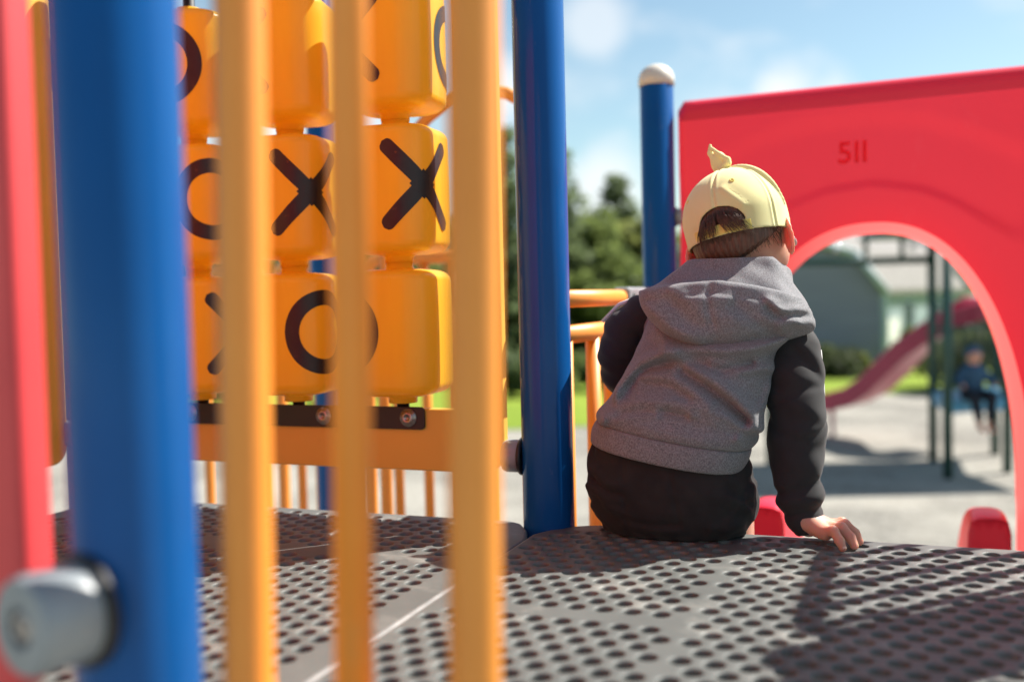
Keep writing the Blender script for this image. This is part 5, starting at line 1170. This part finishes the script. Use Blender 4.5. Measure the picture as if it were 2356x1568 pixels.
# ================================================================== trees and bushes
def leaves(clumps, n, size, seed, flat=0.0):
    r = np.random.default_rng(seed); C = np.array([c for c, _ in clumps]); S = np.array([s for _, s in clumps]); wgt = np.prod(S, axis=1) ** (2 / 3); idx = r.choice(len(C), n, p=wgt / wgt.sum())
    d = r.normal(size=(n, 3)); d /= np.linalg.norm(d, axis=1)[:, None]; rr = r.uniform(0.35, 1.08, n) ** 0.6; P = C[idx] + d * S[idx] * rr[:, None]
    u = r.normal(size=(n, 3)); u[:, 2] *= 0.6; u /= np.linalg.norm(u, axis=1)[:, None]; w = np.cross(u, r.normal(size=(n, 3))); w /= np.linalg.norm(w, axis=1)[:, None]; s = (size * r.uniform(0.5, 1.25, n))[:, None]
    V = np.stack([P - u * s, P + w * s * 0.45, P + u * s, P - w * s * 0.45], 1).reshape(-1, 3); return V, np.arange(4 * n).reshape(-1, 4)
def tree(name, label, dx, d, h, wid, kind, m, seed, cat='tree', group='trees behind the lawn', n=5200):
    r = np.random.default_rng(seed); base = yard(spot(dx, d), d); e = empty(name, label, cat, group, loc=tuple(base)); cl = []
    if kind == 'spruce':
        for t in np.linspace(0.10, 0.99, 26):
            k_ = int(3 + 9 * (1 - t))
            for j in range(k_): a = r.uniform(0, 2 * np.pi); q = wid * (1 - t) ** 0.85 * r.uniform(0.35, 1.0) + 0.05; cl.append((base + np.array([math.cos(a) * q, math.sin(a) * q, h * t - 0.25 * q]), np.array([0.30 + 0.34 * q, 0.30 + 0.34 * q, 0.16 + 0.06 * q]) * r.uniform(0.7, 1.2)))
    else:
        for j in range(38):
            a, b = r.uniform(0, 2 * np.pi), r.uniform(-0.75, 1); q = math.sqrt(1 - b * b) if b > 0 else 1 - 0.3 * abs(b); k_ = r.uniform(0.35, 1.0)
            cl.append((base + np.array([math.cos(a) * q * wid * k_, math.sin(a) * q * wid * k_, h * (0.60 + 0.36 * b * k_)]), np.array([1, 1, 0.8]) * wid * r.uniform(0.17, 0.36)))
    V, Q = leaves(cl, n, 0.15 if kind != 'spruce' else 0.17, seed)
    g = Geo(); hh = h * (0.95 if kind == 'spruce' else 0.62); tr = 0.035 * h * (0.7 if kind == 'spruce' else 1)
    tube(g, [base, base + np.array([0.03 * h, 0.01, hh * 0.35]), base + np.array([-0.01 * h, 0.02, hh * 0.7]), base + np.array([0.01, 0, hh])], [tr, tr * 0.75, tr * 0.5, tr * 0.12], 10)
    for j in range(7): c = cl[(j * 5) % len(cl)][0]; b = base + np.array([0, 0, min(hh * 0.9, max(0.25 * h, c[2] - base[2] - 0.2 * h))]); tube(g, [b, (b + c) / 2 + np.array([0, 0, 0.06 * h]), c], [tr * 0.35, tr * 0.22, tr * 0.06], 6)
    local(obj('trunk', g, 'bark'), e); local(link('crown', npmesh('crown', V, Q), m), e); return e
TREES = [('spruce_tree', 'tall narrow spruce directly behind the sharp blue post', 1290, 27, 6.0, 1.5, 'spruce', 'leaf_b'), ('leafy_tree', 'broad leafy tree just right of the sharp blue post', 1345, 29, 4.85, 1.7, 'broad', 'leaf_a'),
         ('spruce_tree', 'slim pointed spruce just left of the capped blue post', 1428, 31, 5.75, 1.25, 'spruce', 'leaf_b'), ('leafy_tree', 'low leafy tree filling the dip between the two spruces', 1390, 26, 3.5, 1.6, 'broad', 'leaf_a'),
         ('leafy_tree', 'leafy tree partly hidden behind the capped blue post', 1478, 30, 4.5, 1.8, 'broad', 'leaf_c'), ('leafy_tree', 'dark leafy tree hidden behind the boy and the capped post', 1560, 33, 4.8, 2.3, 'broad', 'leaf_a'),
         ('spruce_tree', 'tall spruce in the slit between game panel and sharp blue post', 1168, 25, 6.2, 1.5, 'spruce', 'leaf_b'), ('leafy_tree', 'leafy tree behind the right column of cylinders', 1060, 28, 5.0, 2.3, 'broad', 'leaf_c'),
         ('leafy_tree', 'leafy tree behind the middle column of cylinders', 880, 31, 4.6, 2.4, 'broad', 'leaf_a'), ('spruce_tree', 'spruce behind the middle column of cylinders', 760, 30, 5.6, 1.7, 'spruce', 'leaf_b'), ('leafy_tree', 'leafy tree behind the left column of cylinders', 560, 30, 4.8, 2.5, 'broad', 'leaf_c'),
         ('leafy_tree', 'leafy tree behind the near blue post', 330, 31, 5.0, 2.6, 'broad', 'leaf_a'), ('leafy_tree', 'leafy tree behind the red panel edge', 60, 30, 5.0, 2.6, 'broad', 'leaf_a'), ('spruce_tree', 'spruce beyond the left edge of the picture', -180, 32, 6.0, 2.0, 'spruce', 'leaf_b'),
         ('leafy_tree', 'leafy tree rising behind the slate blue house', 1840, 36, 4.6, 2.4, 'broad', 'leaf_a'), ('leafy_tree', 'leafy tree beyond the pale grey house', 2330, 38, 5.5, 3.0, 'broad', 'leaf_a')]
for i, (nm, lb, dx, d, h, w, kd, m) in enumerate(TREES): tree(nm, lb, dx, d, h, w, kd, m, 100 + i)
def bush(label, dx, d, h, wid, m, seed, n=2200):
    r = np.random.default_rng(seed); base = yard(spot(dx, d), d); e = empty('bush', label, 'bush', 'bushes along the lawn', loc=tuple(base)); cl = []
    for j in range(14): a = r.uniform(0, 2 * np.pi); q = wid * r.uniform(0, 0.8); cl.append((base + np.array([math.cos(a) * q, math.sin(a) * q, h * r.uniform(0.25, 0.75)]), np.array([1, 1, 0.9]) * wid * r.uniform(0.25, 0.45)))
    V, Q = leaves(cl, n, 0.09, seed); local(link('foliage', npmesh('foliage', V, Q), m), e); g = Geo()
    for c, _ in cl[:6]: tube(g, [base, (base + c) / 2 + np.array([0, 0, 0.1]), c], [0.03, 0.02, 0.006], 6)
    local(obj('stem', g, 'bark'), e)
for i, (lb, dx, d, h, w, m) in enumerate([('round bush on the lawn between the sharp blue post and the boy', 1372, 21.5, 0.95, 0.55, 'leaf_b'), ('bush in the slit between game panel and sharp blue post', 1176, 20.5, 1.0, 0.7, 'leaf_b'), ('bush in front of the dark house wall, right of the boy', 1905, 23.6, 0.62, 0.9, 'leaf_d'),
        ('dry pale bush at the foot of the house wall', 1968, 23.4, 0.55, 0.40, 'leaf_c'), ('olive bush against the white house wall', 2115, 23.5, 1.25, 0.65, 'leaf_a'), ('dark bush behind the play tower', 2230, 19.5, 1.7, 1.2, 'leaf_d'), ('dark bush behind the right edge of the play tower', 2330, 20, 1.9, 1.3, 'leaf_d'), ('bush behind the sharp blue post', 1280, 20.5, 1.0, 0.7, 'leaf_a'),
        ('low bush seen under the left of the game panel', 470, 19, 1.0, 0.8, 'leaf_a'), ('low bush seen under the middle of the game panel', 800, 20, 1.1, 0.9, 'leaf_b')]): bush(lb, dx, d, h, w, m, 300 + i)
